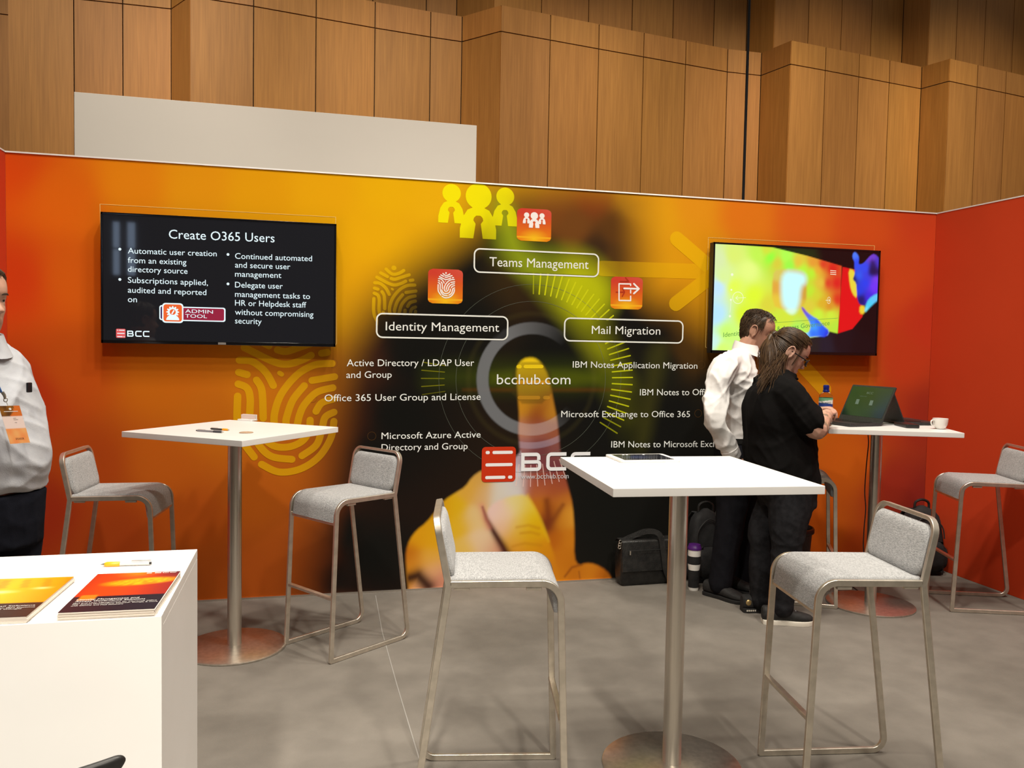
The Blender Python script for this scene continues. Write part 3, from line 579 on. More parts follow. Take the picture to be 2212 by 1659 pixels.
# company mark: red tile with bars, and the three letters
def bars_mark(mb, x0, x1, z0, z1, place, red, white, k=1, mr=0, mw=0):
    s = x1-x0; h = z1-z0; P = rrect(x0, z0, x1, z1, .11*s, 5); mb.add([place(*p, 0) for p in P], [tuple(range(len(P)))], mr, red)
    for a, b_, c_ in ((.11, .23, .84), (.31, .91, .84), (.11, .91, .49), (.11, .70, .13), (.78, .91, .13)):
        P = rrect(x0+a*s, z0+(c_-.045)*h, x0+b_*s, z0+(c_+.045)*h, .038*s, 3); mb.add([place(*p, 1) for p in P], [tuple(range(len(P)))], mw, white)
def sq_letters(mb, x0, x1, z0, z1, place, col, m=0, wd=None):
    """wide rounded B C C drawn as flat strokes"""
    W_ = (x1-x0); lw = W_*.29; h = z1-z0; t = wd or .19*h
    def stroke(P, r, closed=False):
        V = [Vector((*p, 0)) for p in P]
        V = fillet(V+[V[0], V[1]], r, 5)[1:] if closed else fillet(V, r, 5)
        if closed: V = V[:len(V)-1]
        k = len(V); out = []
        for i in range(k):
            T = (V[min(k-1, i+1)]-V[max(0, i-1)]).normalized(); N = Vector((-T.y, T.x, 0))*t/2; out += [V[i]+N, V[i]-N]
        mb.add([place(p.x, p.y) for p in out], [(2*i, 2*i+1, 2*i+3, 2*i+2) for i in range(k-1)], m, col)
    x = x0; a, b_, c_, d = x+t/2, x+lw-t/2, z0+t/2, z1-t/2
    e = (c_+d)/2
    stroke([(a, c_-t/2), (a, d+t/2)], 0)
    stroke([(x+t, c_), (b_, c_), (b_, e), (x+t, e)], t*.75)
    stroke([(b_-t*.3, e+t/2), (b_-t*.3, d), (x+t, d)], t*.75)
    for x in (x0+W_*.36, x1-lw): stroke([(x+lw, d), (x+t/2, d), (x+t/2, c_), (x+lw, c_)], t*1.0)
a, b_ = W2(1041, 965.5), W2(1113, 1040); tt = MB()
bars_mark(tt, a[0], b_[0], b_[1], a[1], lambda x, z, k: (x, -.002-.0006*k, z), inkc(1077, 1000, (196, 50, 20)), inkc(1077, 1000, (236, 222, 208)))
l0, l1 = W2(1125, 1018), W2(1275, 976); sq_letters(tt, l0[0], l1[0], l0[1], l1[1], lambda x, z: (x, -.0026, z), inkc(1150, 1000, (232, 220, 208)))
tt.build('company_logo', printm, wall, cols=True, smooth=False)

# ================================================================== FURNITURE
# ---- bar stool: origin on the floor, sitter faces +x
A_, WF, WS, XFT, HS, HSR, XR, XB, HB, HF = .234, .362, .358, .201, .761, .756, -.146, -.194, .964, .305
def make_stool():
    root = thing('bar_stool', (0, 0, 0)); sec = rsec(.022, .014, .12)
    for s in (1, -1):
        yf, ys = s*WF/2, s*WS/2; n0 = (0, 0, 1)
        path = fillet([(A_, yf, .008), (XFT+.004, ys, HS), (XR, ys, HSR)], .062, 9)
        k = 11
        leg = MB().sweep(path[:k], sec, (1, 0, 0)); leg.build('leg', satin, root, bevel=0)
        rail = MB().sweep(path[k-1:], sec, n0); rl = rail.build('seat_rail', satin, root)
        for x in (.12, -.11): MB().box((x, ys-s*.004, HSR-.013), (.05, .016, .010)).build('mounting_clip', white_lam if False else satin, rl, bevel=.002)
        # floor runner bends up into the rear leg
        p2 = fillet([(A_+.006, yf, .012), (-A_-.018, yf, .012), (XR-.006, ys, HSR)], .045, 8)
        MB().sweep(p2[:5], sec, (0, 0, 1)).build('floor_runner', satin, root)
        MB().sweep(p2[4:], sec, (0, 0, 1)).build('leg', satin, root)
    top = fillet([(XR-.006, WS/2, HSR-.006), (XB, WS/2, HB), (XB, -WS/2, HB), (XR-.006, -WS/2, HSR-.006)], .05, 8)
    MB().sweep(top, sec, (1, 0, 0)).build('back_frame', satin, root)
    t = HF/HS; x = A_+(XFT-A_)*t; y = (WF+(WS-WF)*t)/2
    MB().sweep([(x, y-.006, HF), (x, -y+.006, HF)], rsec(.022, .014, .12), (1, 0, 0)).build('footrest', satin, root)
    tq = (HS-.098)/HS; xq = A_+(XFT-A_)*tq+.002
    MB().sweep([(xq, WS/2-.006, HS-.099), (xq, -WS/2+.006, HS-.099)], rsec(.014, .020, .12), (1, 0, 0)).build('front_rail', satin, root)
    # upholstered pads
    wd = WS-.022
    sec2 = rrect(-.016, -wd/2, .014, wd/2, .012, 4)
    pp = fillet([(XR-.004, 0, HSR+.004), (XFT-.012, 0, HS+.004), (XFT+.002, 0, HS-.098)], .066, 10)
    q = [Vector(a) for a in pp]; q2 = [q[0]+(q[1]-q[0])*(i/8) for i in range(8)]+q[1:]
    m_ = MB().sweep(q2, sec2, (0, 0, 1)); m_.build('seat_cushion', fabric, root, bevel=0)
    d = Vector((XB-XR, 0, HB-HSR)).normalized(); n = Vector((d.z, 0, -d.x)); H = (HB-HSR)/d.z
    b = MB(); O = Vector((XR, 0, HSR)); poly = rrect(-wd/2, .020, wd/2, H-.013, .044, 7)
    def ins(e): return rrect(-wd/2+e, .020+e, wd/2-e, H-.013-e, .044-e, 7)
    RR = []
    for e, th in ((.006, -.014), (0, -.008), (0, .008), (.006, .015), (.02, .019), (.05 if False else .035, .020)):
        RR.append([O+d*(v-.008)+Vector((0, u, 0))+n*th for u, v in ins(e)])
    b.rings(RR); b.build('back_cushion', fabric, root)
    return root
st = make_stool()
SG = 'grey fabric bar stools with nickel frames'
STOOLS = [((1.782, -.802), 215.6, 'grey bar stool right of the pole table with pens, in front of the black print'),
          ((2.204, -2.292), -10.7, 'grey bar stool seen from its side, left of the table carrying the tablet'),
          ((3.441, -2.507), 171.2, 'grey bar stool with its backrest to the right of the table carrying the tablet'),
          ((.671, -.600), -6.6, 'grey bar stool behind the white counter, at the orange wall below the slide screen'),
          ((5.544, -.893), 160.6, 'grey bar stool by the red side wall, in front of the black backpack'),
          ((4.491, -.540), -28.5, 'grey bar stool mostly hidden behind the person in the black t-shirt')]
for i, ((x, y), a, lab) in enumerate(STOOLS):
    if i == 0: st.location = (x, y, 0); st.rotation_euler = (0, 0, R(a)); tag(st, lab, 'bar stool', SG)
    else: copy_thing(st, (x, y, 0), R(a), lab)

# ---- pole tables
def make_table():
    root = thing('bar_table', (0, 0, 0)); TH = 1.083; s = .355
    MB().box((0, 0, TH-.0135), (2*s, 2*s, .027)).build('tabletop', white_lam, root, bevel=.0018)
    MB().lathe([(.0335, .012), (.0335, TH-.03)], n=48, cap=True).build('pole', steel, root)
    MB().lathe([(.055, TH-.034), (.055, TH-.027)], n=32).build('mounting_plate', steel, root)
    MB().lathe([(.249, 0), (.251, .003), (.251, .008), (.247, .0105), (.05, .016), (.036, .017), (.034, .017)], n=72).build('base_plate', steel, root)
    return root
tb = make_table(); TG = 'white square pole tables'
TABLES = [((2.876, -2.294), -.0693, 'white square pole table carrying the tablet'), ((1.238, -.772), -.645, 'white square pole table with pens and a card holder'), ((4.875, -.77), -.388, 'white square pole table carrying the laptops and the cup')]
for i, ((x, y), a, lab) in enumerate(TABLES):
    if i == 0: tb.location = (x, y, 0); tb.rotation_euler = (0, 0, a); tag(tb, lab, 'table', TG)
    else: copy_thing(tb, (x, y, 0), a, lab)
TH = 1.083

# ---- white counter with brochures
CZ = 1.0; x1, y1, y0 = 1.322, -2.848, -3.358
ct = thing('reception_counter', (.35, -3.1, 0), 0, 'white info counter with brochures and a pen on top', 'counter')
lx = .35; ly = -3.1
MB().box(((x1-1.9)/2-lx, (y0+.0205+y1)/2-ly, CZ-.011), (x1+1.9, y1-y0-.0205, .022)).build('countertop', white_lam, ct, bevel=.001)
MB().box((x1-.011-lx, (y0+.0205+y1)/2-ly, (CZ-.0225)/2), (.022, y1-y0-.0205, CZ-.0225)).build('side_panel', white_lam, ct, bevel=.001)
MB().box((-1.9+.011-lx, (y0+.0205+y1)/2-ly, (CZ-.0225)/2), (.022, y1-y0-.0205, CZ-.0225)).build('side_panel', white_lam, ct, bevel=.001)
MB().box(((x1-1.9)/2-lx, y0+.010-ly, CZ/2), (x1+1.9, .020, CZ-.0008)).build('front_panel', white_lam, ct, bevel=.001)

papr = mat('paper_edge', (.70, .63, .55), .8)
coverm = mat('printed_cover', attr='Col', rough=.28, spec=.5)
def brochure(c, size, rz, h, label, art, txt):
    root = thing('brochure_stack', (c[0], c[1], CZ), rz, label, 'brochures', 'brochure stacks on the counter')
    w_, l_ = size; n = 6; pg = MB()
    for k in range(n):
        dx, dy = rng.uniform(-.0015, .0015, 2); pg.box((dx, dy, h*(k+.5)/n), (w_, l_, h/n*.92))
    pg.build('pages', papr, root, smooth=False)
    N, Mn = 34, 52; X, Z, f = grid(-w_/2, w_/2, -l_/2, l_/2, w_/N); c_ = art((X/w_+.5), (Z/l_+.5))
    cv = MB(); cv.add(np.stack([X, Z, 0*X+h+.0004], 1).tolist(), f.tolist(), 0, np.clip(linA(c_)*.72, 0, .9).tolist()); cvo = cv.build('cover', coverm, root, cols=True, smooth=False)
    t = MB()
    for s, u0, u1, v, cap in txt: text_on(t, s, (u0-.5)*w_, (u1-.5)*w_, (v-.5)*l_, (v-.5)*l_, cap, lambda x, z: (x, z, h+.0009))
    t.v and t.build('cover_lettering', white_print, cvo, smooth=False); return root, cvo, h, w_, l_
def mixc(a, b, t): return np.asarray(a, float)*(1-t[:, None])+np.asarray(b, float)*t[:, None]
def art1(u, v):
    c = mixc((150, 30, 30), (226, 70, 18), np.clip(1.2-abs(u-.35)*1.6, 0, 1)); e = ((u-.62)/.42)**2+((v-.72-.10*(u-.5))/.10)**2
    c = mixc(c, (250, 190, 16), np.clip(1.45-e, 0, 1)); ph = np.sin(np.hypot((u-.72)/.30, (v-.75)/.08)*30)
    c = mixc(c, (214, 110, 10), (np.clip(1.2-e, 0, 1) > .05)*(ph > .35)*.55); c = mixc(c, (246, 150, 20), np.clip(1-np.hypot((u-.5)/.3, (v-.97)/.15), 0, 1)*.9)
    c = mixc(c, (60, 26, 60), np.clip((u-.75)*3, 0, 1)*np.clip((v-.8)*5, 0, 1)*.9); c = mixc(c, (22, 24, 40), (v < .36)*1.); c = mixc(c, (236, 130, 30), ((u > .08) & (u < .25) & (v > .28) & (v < .40))*1.)
    return np.clip(c, 0, 255)
def art2(u, v):
    c = mixc((250, 206, 20), (236, 150, 14), np.clip(abs(u-.4)*1.6, 0, 1)); c = mixc(c, (255, 245, 190), np.clip(1-np.hypot((u-.35)/.28, (v-.62)/.07), 0, 1)); c = mixc(c, (255, 240, 170), np.clip(1-np.hypot((u-.78)/.16, (v-.70)/.05), 0, 1))
    c = mixc(c, (206, 120, 14), ((v > .72) & (np.sin(u*26+v*8) > .45) & (v < .95))*.35); c = mixc(c, (54, 34, 20), (v < .33)*1.); return np.clip(c, 0, 255)
BT = [('Identity Management and', .07, .74, .275, .0075), ('Access Governance Solutions', .07, .82, .235, .0075), ('IBM and User Management for Microsoft Office', .07, .96, .195, .0042), ('365, Access Governance, Domino, Google & more', .07, .98, .165, .0042), ('with Identity and Mail Solutions', .07, .62, .135, .0042)]
r1, cv1, h_, w_, l_ = brochure((1.231, -3.225), (.166, .258), R(-2), .014, 'stack of brochures with a red and dark blue cover near the counter edge', art1, BT)
t = MB(); bars_mark(t, w_*.10, w_*.16, l_*.455, l_*.478, lambda x, z, k: (x, z, h_+.0009+.0003*k), (.8, .75, .7), (.3, .04, .03)); sq_letters(t, w_*.20, w_*.46, l_*.452, l_*.478, lambda x, z: (x, z, h_+.001), (1, 1, 1)); t.build('cover_logo', white_print, cv1, smooth=False)
r2, cv2, *_ = brochure((1.018, -3.222), (.166, .258), R(-3), .012, 'stack of brochures with a yellow cover, cut off at the picture edge', art2, [('ity and Mail Solutions', .3, .95, .245, .006), ('Management for IBM Domino', .28, .97, .205, .0045), ('Microsoft and Google', .28, .85, .175, .0045)])

# ---- pens
orange_pl = mat('orange_plastic', (.90, .36, .01), .35); clear_pl = mat('clear_grey_plastic', (.60, .58, .56), .25)
def pen(a, b_, label, body, grip, z):
    a, b_ = Vector(a), Vector(b_); d = (b_-a); L = d.length; root = thing('ballpoint_pen', (a+b_)/2, math.atan2(d.y, d.x), label, 'pen')
    P = lambda x: Vector((x*L-L/2, 0, .005))
    MB().tube([P(.10), P(.96)], [.0042, .0042], 12).build('barrel', body, root)
    MB().tube([P(.08), P(.12), P(.36), P(.38)], [.0042, .0058, .0058, .0045], 14).build('grip', grip, root)
    MB().tube([P(0), P(.03), P(.09)], [.0006, .0016, .0042], 10).build('tip', steel, root)
    MB().tube([P(.96), P(1.0)], [.003, .003], 10).build('push_button', blackp, root)
    MB().box(tuple(P(.80)+Vector((0, 0, .0065))), (.042, .004, .0012)).build('clip', steel, root)
    return root
pen((1.132, -2.978, CZ), (1.240, -2.984, CZ), 'pen with an orange grip lying on the white counter', clear_pl, orange_pl, CZ)
pen((1.222, -.862, TH), (1.128, -.792, TH), 'dark pen with an orange grip on the pole table', blackp, orange_pl, TH)
pen((1.205, -.955, TH), (1.072, -.870, TH), 'slim grey pen lying nearest the front edge of the pole table', mat('grey_metal', (.30, .30, .33), .35, .6), mat('dark_grip', (.05, .05, .06), .5), TH)
# ---- card holder and coaster on the same table
kraft = mat('pale_pink_card', (.74, .60, .54), .6)
q = atz(536, 909, TH); c0 = thing('card_holder', (q.x-.004, q.y+.012, TH), R(-37), 'small white holder with cards at the back edge of the pole table', 'card holder')
MB().box((0, 0, .004), (.095, .05, .008)).build('base', white_lam, c0, bevel=.002)
MB().box((0, .018, .018), (.095, .006, .03), 0).build('back_plate', white_lam, c0, bevel=.001)
MB().box((0, .006, .019), (.088, .012, .026)).build('cards', kraft, c0)
q = atz(532, 935, TH); b = MB().lathe([(.030, 0), (.032, .001), (.032, .003), (.028, .0042), (.012, .0046), (.01, .0032)], n=30)
tag(b.build('disc', noise_mix(mat('brown_mottle', (.42, .28, .18), .9), (.36, .24, .15), (.50, .34, .22), 200), None, loc=(q.x, q.y, TH)), 'small round brown coaster near the front corner of the pole table', 'disc')  # plain brown disc for a small brown mark on the tabletop

# ---- tablet
tab = thing('tablet', (2.852, -2.010, TH), R(-1.5), 'white tablet lying on the pole table', 'tablet')
wht = mat('white_plastic', (.82, .80, .77), .3)
MB().prism(rrect(-.122, -.092, .122, .092, .013, 5), 0, .0085).build('body', wht, tab, bevel=.002)
sc = MB(); X, Z, f = grid(-.101, .101, -.077, .077, .0068)
cc = mixc((14, 18, 44), (40, 60, 110), np.clip(1-np.hypot((X+.03)/.09, Z/.06), 0, 1)); cc = mixc(cc, (60, 56, 70), np.clip(1-np.hypot((X-.05)/.05, (Z-.02)/.05), 0, 1)*.6)
sc.add(np.stack([X, Z, 0*X+.0089], 1).tolist(), f.tolist(), 0, (linA(cc)).tolist())
sco = sc.build('screen', mat('tablet_screen', attr='Col', emit_attr=True, es=.6, rough=.08), tab, cols=True, smooth=False)
for x in (-.055, -.04, .03): MB().box((x, .064, .0092), (.008, .006, .0004)).build('screen_icon', mat('screen_white', (.8, .8, .8), .4, emit=(.8, .8, .85), es=.8), sco, smooth=False)
MB().lathe([(.005, .0087), (.0048, .0089)], (0, -.0845, 0), 20).build('home_button', clear_pl, tab)

# ================================================================== SCREENS ON THE WALL
scr_white = mat('screen_text', (.01, .01, .01), .2, emit=(.80, .95, 1.), es=1.05)
def TVp(px, py, Y=-.081): q = at(px, py, Y); return q.x, q.z
def screen_thing(x0, x1, z0, z1, label):
    root = thing('wall_screen', ((x0+x1)/2, -.04, (z0+z1)/2), 0, label, 'screen', 'flat screens on the printed wall'); ox, oz = (x0+x1)/2, (z0+z1)/2
    W_, H_ = (x1-x0), (z1-z0)
    MB().box((0, -.012, 0), (W_, .05, H_)).build('housing', blackp, root, bevel=.003)
    MB().box((0, .0255, .0), (.42, .029, .40)).build('wall_bracket', blackp, root)
    f = MB(); t = .012
    for c, d in (((0, H_/2-t/2), (W_, t)), ((0, -H_/2+t*.75), (W_, t*1.5)), ((-W_/2+t/2, 0), (t, H_)), ((W_/2-t/2, 0), (t, H_))): f.box((c[0], -.0385, c[1]), (d[0], .006, d[1]))
    f.build('bezel', black_gloss, root, bevel=.0015)
    lg = MB().box((0, -.0425, -H_/2+.008), (.042, .003, .012)).build('maker_badge', alu, root)
    return root, ox, oz
# left screen: the slide
x0, x1, z0, z1 = .484, 1.737, 1.489, 2.200
tv, ox, oz = screen_thing(x0, x1, z0, z1, 'wall screen showing a black slide titled Create O365 Users')
pn = MB().box((0, -.0375, .004), (x1-x0-.02, .001, z1-z0-.026)).build('panel', mat('slide_black', (.004, .004, .005), .035, emit=(.012, .012, .014), es=.8), tv, smooth=False)
PLt = lambda k: (lambda x, z: (x-ox, -.0384-.0003*k, z-oz))
def tvtxt(mb, s, l, r_, cap, k=1, m=0):
    a, b_ = TVp(*l), TVp(*r_); zc = TVp(l[0], l[1]-cap)[1]-a[1]; text_on(mb, s, a[0], b_[0], a[1], b_[1], zc, PLt(k), m)
tt = MB()
for s, l, r_, cap in (('Create O365 Users', (364.6, 515), (593, 523.5), 20.5), ('Automatic user creation', (276, 547.2), (468, 553.7), 13), ('from an existing', (276, 567.6), (402.6, 572), 13), ('directory source', (276, 587), (405, 591.5), 13),
                      ('Subscriptions applied,', (276, 610.6), (449, 616.5), 13), ('audited and reported', (276, 632), (445.6, 637.5), 13), ('on', (276, 652.4), (295.7, 653), 13.5), ('Continued automated', (507.6, 558.7), (674, 564.3), 13), ('and secure user', (507.6, 577.8), (627, 581.8), 13),
                      ('management', (507.6, 597.5), (607.6, 600.5), 13), ('Delegate user', (507.6, 620.8), (610.7, 624), 13), ('management tasks to', (507.6, 641), (669.7, 646), 13), ('HR or Helpdesk staff', (507.6, 660), (661.6, 664.5), 13), ('without compromising', (507.6, 679.8), (677, 685), 13), ('security', (507.6, 698.5), (565, 700.5), 13)):
    tt = MB(); tvtxt(tt, s, l, r_, cap); tt.build('slide_text', scr_white, pn, smooth=False)
tt = MB()
for px, py in ((258.7, 538.2), (258.7, 603.6), (492.4, 549.6), (492.4, 613.2)):
    a = TVp(px, py); tb_ = MB(); tb_.add([PLt(1)(a[0], a[1])]+[PLt(1)(a[0]+.0075*math.cos(t), a[1]+.0075*math.sin(t)) for t in np.linspace(0, 2*PI, 17)[:-1]], [(0, i+1, (i+1) % 16+1) for i in range(16)]); tb_.build('bullet_point', scr_white, pn, smooth=False)
l0, l1 = TVp(274.5, 727), TVp(322.5, 715); sq_letters(tt, l0[0], l1[0], l0[1], l1[1], PLt(1), None)
tt.build('slide_mark', scr_white, pn, smooth=False)
em = lambda n, c, s=1.: mat(n, (.01, .01, .01), .2, emit=lin(c), es=s)
lg = MB(); a, b_ = TVp(250.5, 710), TVp(271, 730); bars_mark(lg, a[0], b_[0], b_[1], a[1], lambda x, z, k: PLt(1+k)(x, z), None, None, mw=1); lg.build('slide_logo', [em('slide_red', (226, 90, 90)), scr_white], pn, smooth=False)
ad = MB()
def rr_px(x0, y0, x1, y1, r, k, m): a, b_ = TVp(x0, y0), TVp(x1, y1); P = rrect(a[0], b_[1], b_[0], a[1], r, 5); ad.add([PLt(k)(*p) for p in P], [tuple(range(len(P)))], m)
rr_px(344, 659, 372, 692, .012, 1, 0); rr_px(346.5, 661.5, 372, 690, .010, 1.5, 3); rr_px(380, 662, 487, 695.5, .012, 1, 0); rr_px(382, 664.5, 484, 693, .009, 1.6, 1); rr_px(350, 654, 396, 698, .018, 2, 0); rr_px(353, 657, 393, 695, .014, 2.5, 2)
gcx, gcz = TVp(373, 674); P = []
for i in range(24):
    for q, rr in ((-.28, .026), (.28, .026), (.3, .031), (.7, .031)): a = 2*PI*(i+q*.5)/12; P.append((gcx+rr*math.cos(a), gcz+rr*math.sin(a)))
P = []
for i in range(12):
    for q, rr in ((-.30, .026), (-.18, .033), (.18, .033), (.30, .026)): a = 2*PI*(i+q)/12; P.append((gcx+rr*math.cos(a), gcz+rr*math.sin(a)))
ad.add([PLt(3)(gcx, gcz)]+[PLt(3)(*p) for p in P], [(0, i+1, (i+1) % 48+1) for i in range(48)], 0)
ad.add([PLt(3.4)(gcx, gcz)]+[PLt(3.4)(gcx+.016*math.cos(t), gcz+.016*math.sin(t)) for t in np.linspace(0, 2*PI, 21)[:-1]], [(0, i+1, (i+1) % 20+1) for i in range(20)], 2)
P = [(gcx-.008, gcz-.010), (gcx-.002, gcz-.013), (gcx+.010, gcz+.008), (gcx+.004, gcz+.012)]; ad.add([PLt(3.8)(*p) for p in P], [(0, 1, 2, 3)], 0)
P = [(gcx+.034*math.cos(t), gcz-.045+.030*math.sin(t)) for t in np.linspace(0, PI, 14)]; ad.add([PLt(4.2)(*p) for p in P], [tuple(range(14))], 0)
tvtxt(ad, 'ADMIN', (400, 675.5), (460, 677.5), 8, 2.4); tvtxt(ad, 'TOOL', (400, 686), (447, 687.3), 8, 2.4)
ad.build('slide_badge', [scr_white, em('badge_crimson', (150, 26, 58)), em('badge_orange', (240, 100, 40)), em('badge_purple', (70, 40, 90))], pn, smooth=False)

# right screen: bright film still
x0, x1, z0, z1 = 4.132, 5.388, 1.491, 2.211
tv2, ox, oz = screen_thing(x0, x1, z0, z1, 'wall screen showing a bright yellow green film still with a blue figure')
def c6(L): return [TVp(1500+a*.1989, 500+b_*.1989) for a, b_ in L]
def sh6(pts, X, Z, p=1.8, eps=.0006):
    num = 0; den = 0
    for (a, b_, c) in pts:
        qx, qz = c6([(a, b_)])[0]; w_ = (1/((X-qx)**2+(Z-qz)**2+eps)**p)[:, None]; num = num+w_*linA(c); den = den+w_
    return num/den
X, Z, f = grid(x0+.012, x1-.012, z0+.019, z1-.012, .006)
c = np.zeros((len(X), 3))+linA((6, 5, 8))
def ly6(L, soft, pts=None, col=None, a=1., it=0):
    global c
    P = c6(L); P = smooth_poly(P, it) if it else P; m = (in_poly(P, X, Z, soft)*a)[:, None]; c = c*(1-m)+(sh6(pts, X, Z) if pts else linA(col)[None, :])*m
ly6([(830, 160), (1300, 160), (1350, 320), (900, 230)], .06, col=(20, 60, 20), a=.6, it=1)
ly6([(200, 120), (850, 172), (1230, 265), (1602, 375), (1590, 700), (1558, 1112), (1300, 1150), (1100, 1180), (900, 1330), (150, 1330)], .004,
    [(260, 300, (214, 232, 170)), (260, 600, (190, 226, 255)), (230, 900, (180, 226, 255)), (215, 1200, (200, 240, 230)), (310, 500, (216, 240, 150)), (430, 250, (216, 236, 110)), (430, 600, (222, 246, 80)), (600, 420, (226, 246, 130)), (650, 700, (218, 244, 50)), (550, 900, (214, 240, 50)), (350, 1100, (200, 248, 110)), (300, 1270, (210, 250, 110)), (700, 250, (190, 240, 80)), (830, 280, (140, 250, 60)), (790, 200, (210, 220, 60)), (900, 340, (214, 200, 60)), (1000, 270, (170, 250, 80)), (1040, 360, (150, 244, 70)), (1130, 330, (226, 190, 60)), (1180, 420, (180, 240, 60)),
     (1280, 450, (176, 238, 50)), (1290, 340, (226, 150, 50)), (1340, 420, (228, 170, 50)), (1400, 360, (214, 50, 34)), (1500, 400, (212, 30, 28)), (1550, 560, (214, 30, 30)), (1450, 560, (214, 44, 36)), (1560, 740, (214, 46, 30)), (1380, 560, (222, 190, 60)), (1330, 700, (206, 206, 50)), (1260, 650, (186, 226, 50)), (1390, 780, (216, 170, 40)), (1470, 820, (214, 140, 40)), (1480, 900, (200, 232, 60)), (1350, 900, (196, 236, 60)), (1540, 1050, (180, 224, 60)), (1250, 800, (216, 200, 60)), (1000, 950, (206, 226, 60)), (800, 800, (214, 210, 60)), (800, 1000, (186, 240, 60)), (1100, 1080, (170, 236, 90))])
ly6([(850, 470), (900, 405), (1150, 420), (1215, 470), (1225, 700), (1200, 800), (1120, 850), (960, 850), (845, 800)], .012, [(880, 600, (222, 150, 60)), (900, 470, (214, 190, 90)), (870, 760, (228, 190, 60)), (1200, 700, (206, 140, 60)), (1180, 780, (216, 180, 60))], a=.85, it=1)
ly6([(945, 425), (1150, 440), (1215, 480), (1215, 560), (1160, 600), (1145, 760), (1120, 840), (1080, 890), (1000, 850), (945, 760)], .03, col=(196, 250, 250), a=1., it=2)
ly6([(1000, 850), (1100, 840), (1080, 890), (1040, 890)], .02, col=(220, 255, 220), it=1)
ly6([(190, 1330), (1225, 1150), (1700, 1140), (1700, 1330)], .02, col=(26, 34, 20), a=.0)
ly6([(1612, 385), (1760, 418), (1830, 700), (1830, 930), (1720, 1060), (1562, 1112)], .004, col=(216, 18, 22))
ly6([(1675, 405), (1740, 420), (1790, 560), (1770, 730), (1720, 680), (1690, 580)], .008, col=(226, 206, 60), it=1); ly6([(1800, 800), (1860, 810), (1850, 900), (1795, 890)], .01, col=(230, 200, 50), it=1)
ly6([(1560, 1108), (1720, 1060), (1850, 900), (1985, 760), (2060, 700), (2060, 1400), (1200, 1400), (1230, 1160), (1440, 1150), (1470, 1085)], .006, [(1600, 1200, (12, 12, 20)), (1300, 1260, (26, 30, 30)), (1900, 1000, (6, 5, 10)), (1800, 1250, (8, 8, 14)), (1420, 1250, (20, 26, 40))])
ly6([(860, 1180), (1240, 1150), (1250, 1400), (820, 1400)], .01, col=(24, 30, 24))
FACE = [(1800, 360), (1840, 345), (1880, 300), (1915, 260), (1960, 240), (2020, 300), (2030, 470), (2000, 700), (1900, 790), (1860, 800), (1800, 800), (1772, 740), (1765, 640), (1760, 560), (1722, 520), (1738, 480), (1745, 440), (1740, 380), (1742, 330), (1718, 280), (1725, 235), (1750, 220), (1785, 260), (1792, 300), (1785, 345)]
ly6(FACE, .006, [(1750, 260, (70, 120, 240)), (1770, 330, (30, 70, 236)), (1780, 480, (40, 90, 240)), (1800, 640, (26, 60, 220)), (1820, 740, (14, 20, 90)), (1860, 560, (30, 60, 230)), (1860, 400, (40, 70, 236)), (1930, 280, (110, 60, 200)), (1990, 340, (70, 50, 190)), (1960, 600, (110, 50, 240)), (1980, 520, (120, 60, 236)), (1900, 720, (60, 40, 220)), (1940, 430, (40, 26, 110)), (2000, 440, (24, 14, 60)), (1890, 470, (50, 60, 220)), (1735, 515, (10, 16, 60))], it=1)
ly6([(1895, 470), (1900, 400), (1920, 300), (1975, 330), (1990, 470), (1930, 480)], .02, col=(20, 12, 50), a=.75, it=1)
ly6([(1845, 895), (1870, 770), (1930, 700), (2030, 660), (2030, 720), (1930, 800)], .01, [(1900, 800, (60, 200, 240)), (1960, 730, (90, 190, 240)), (1860, 860, (120, 230, 240))], it=1)
HND = [(1165, 820), (1185, 822), (1230, 880), (1300, 930), (1340, 950), (1400, 1020), (1472, 1080), (1440, 1148), (1330, 1140), (1230, 1150), (1150, 1130), (1180, 1100), (1235, 1105), (1262, 1060), (1262, 1000), (1235, 950), (1200, 900), (1170, 850)]
ly6(HND, .008, [(1185, 845, (120, 70, 190)), (1230, 910, (100, 90, 220)), (1270, 960, (50, 130, 240)), (1300, 1030, (60, 160, 250)), (1290, 1110, (40, 110, 246)), (1400, 1080, (30, 90, 240)), (1440, 1110, (30, 50, 220)), (1340, 980, (40, 90, 240)), (1200, 1120, (140, 220, 250))], it=1)
pn2 = MB(); pn2.add([(x-ox, -.0382, z-oz) for x, z in zip(X, Z)], f.tolist(), 0, c.tolist())
p2 = pn2.build('panel', mat('film_still', attr='Col', emit_attr=True, es=1.08, rough=.12), tv2, cols=True, smooth=False)
PL2 = lambda k: (lambda x, z: (x-ox, -.0384-.0003*k, z-oz))
tx = MB(); (xa, za), (xb, zb) = c6([(315, 1148), (1470, 1016)])
text_on(tx, 'Identity Management & Access Governance', xa, xb, za, zb, .032, PL2(1)); tx.build('film_caption', em('caption_green', (96, 160, 70), .9), p2, smooth=False)
ln_ = MB(); ln_.add([PL2(.5)(*q) for q in c6([(900, 988), (1562, 938), (1562, 942), (900, 992)])], [(0, 1, 2, 3)]); ln_.build('film_line', em('caption_green', (96, 160, 70), .9), p2, smooth=False)
tx0 = tx = MB()
for (a, b_), r_, wd in (((475, 720), .038, .0032), ((1463, 748), .022, .0026)):
    q = c6([(a, b_)])[0]; sx = 1 if r_ > .03 else .6; n = 40
    tx.add([PL2(1)(q[0]+sx*rr*math.cos(t), q[1]+rr*1.0*math.sin(t)) for t in np.linspace(0, 2*PI, n+1) for rr in (r_-wd/2, r_+wd/2)], [(2*i, 2*i+1, 2*i+3, 2*i+2) for i in range(n)])
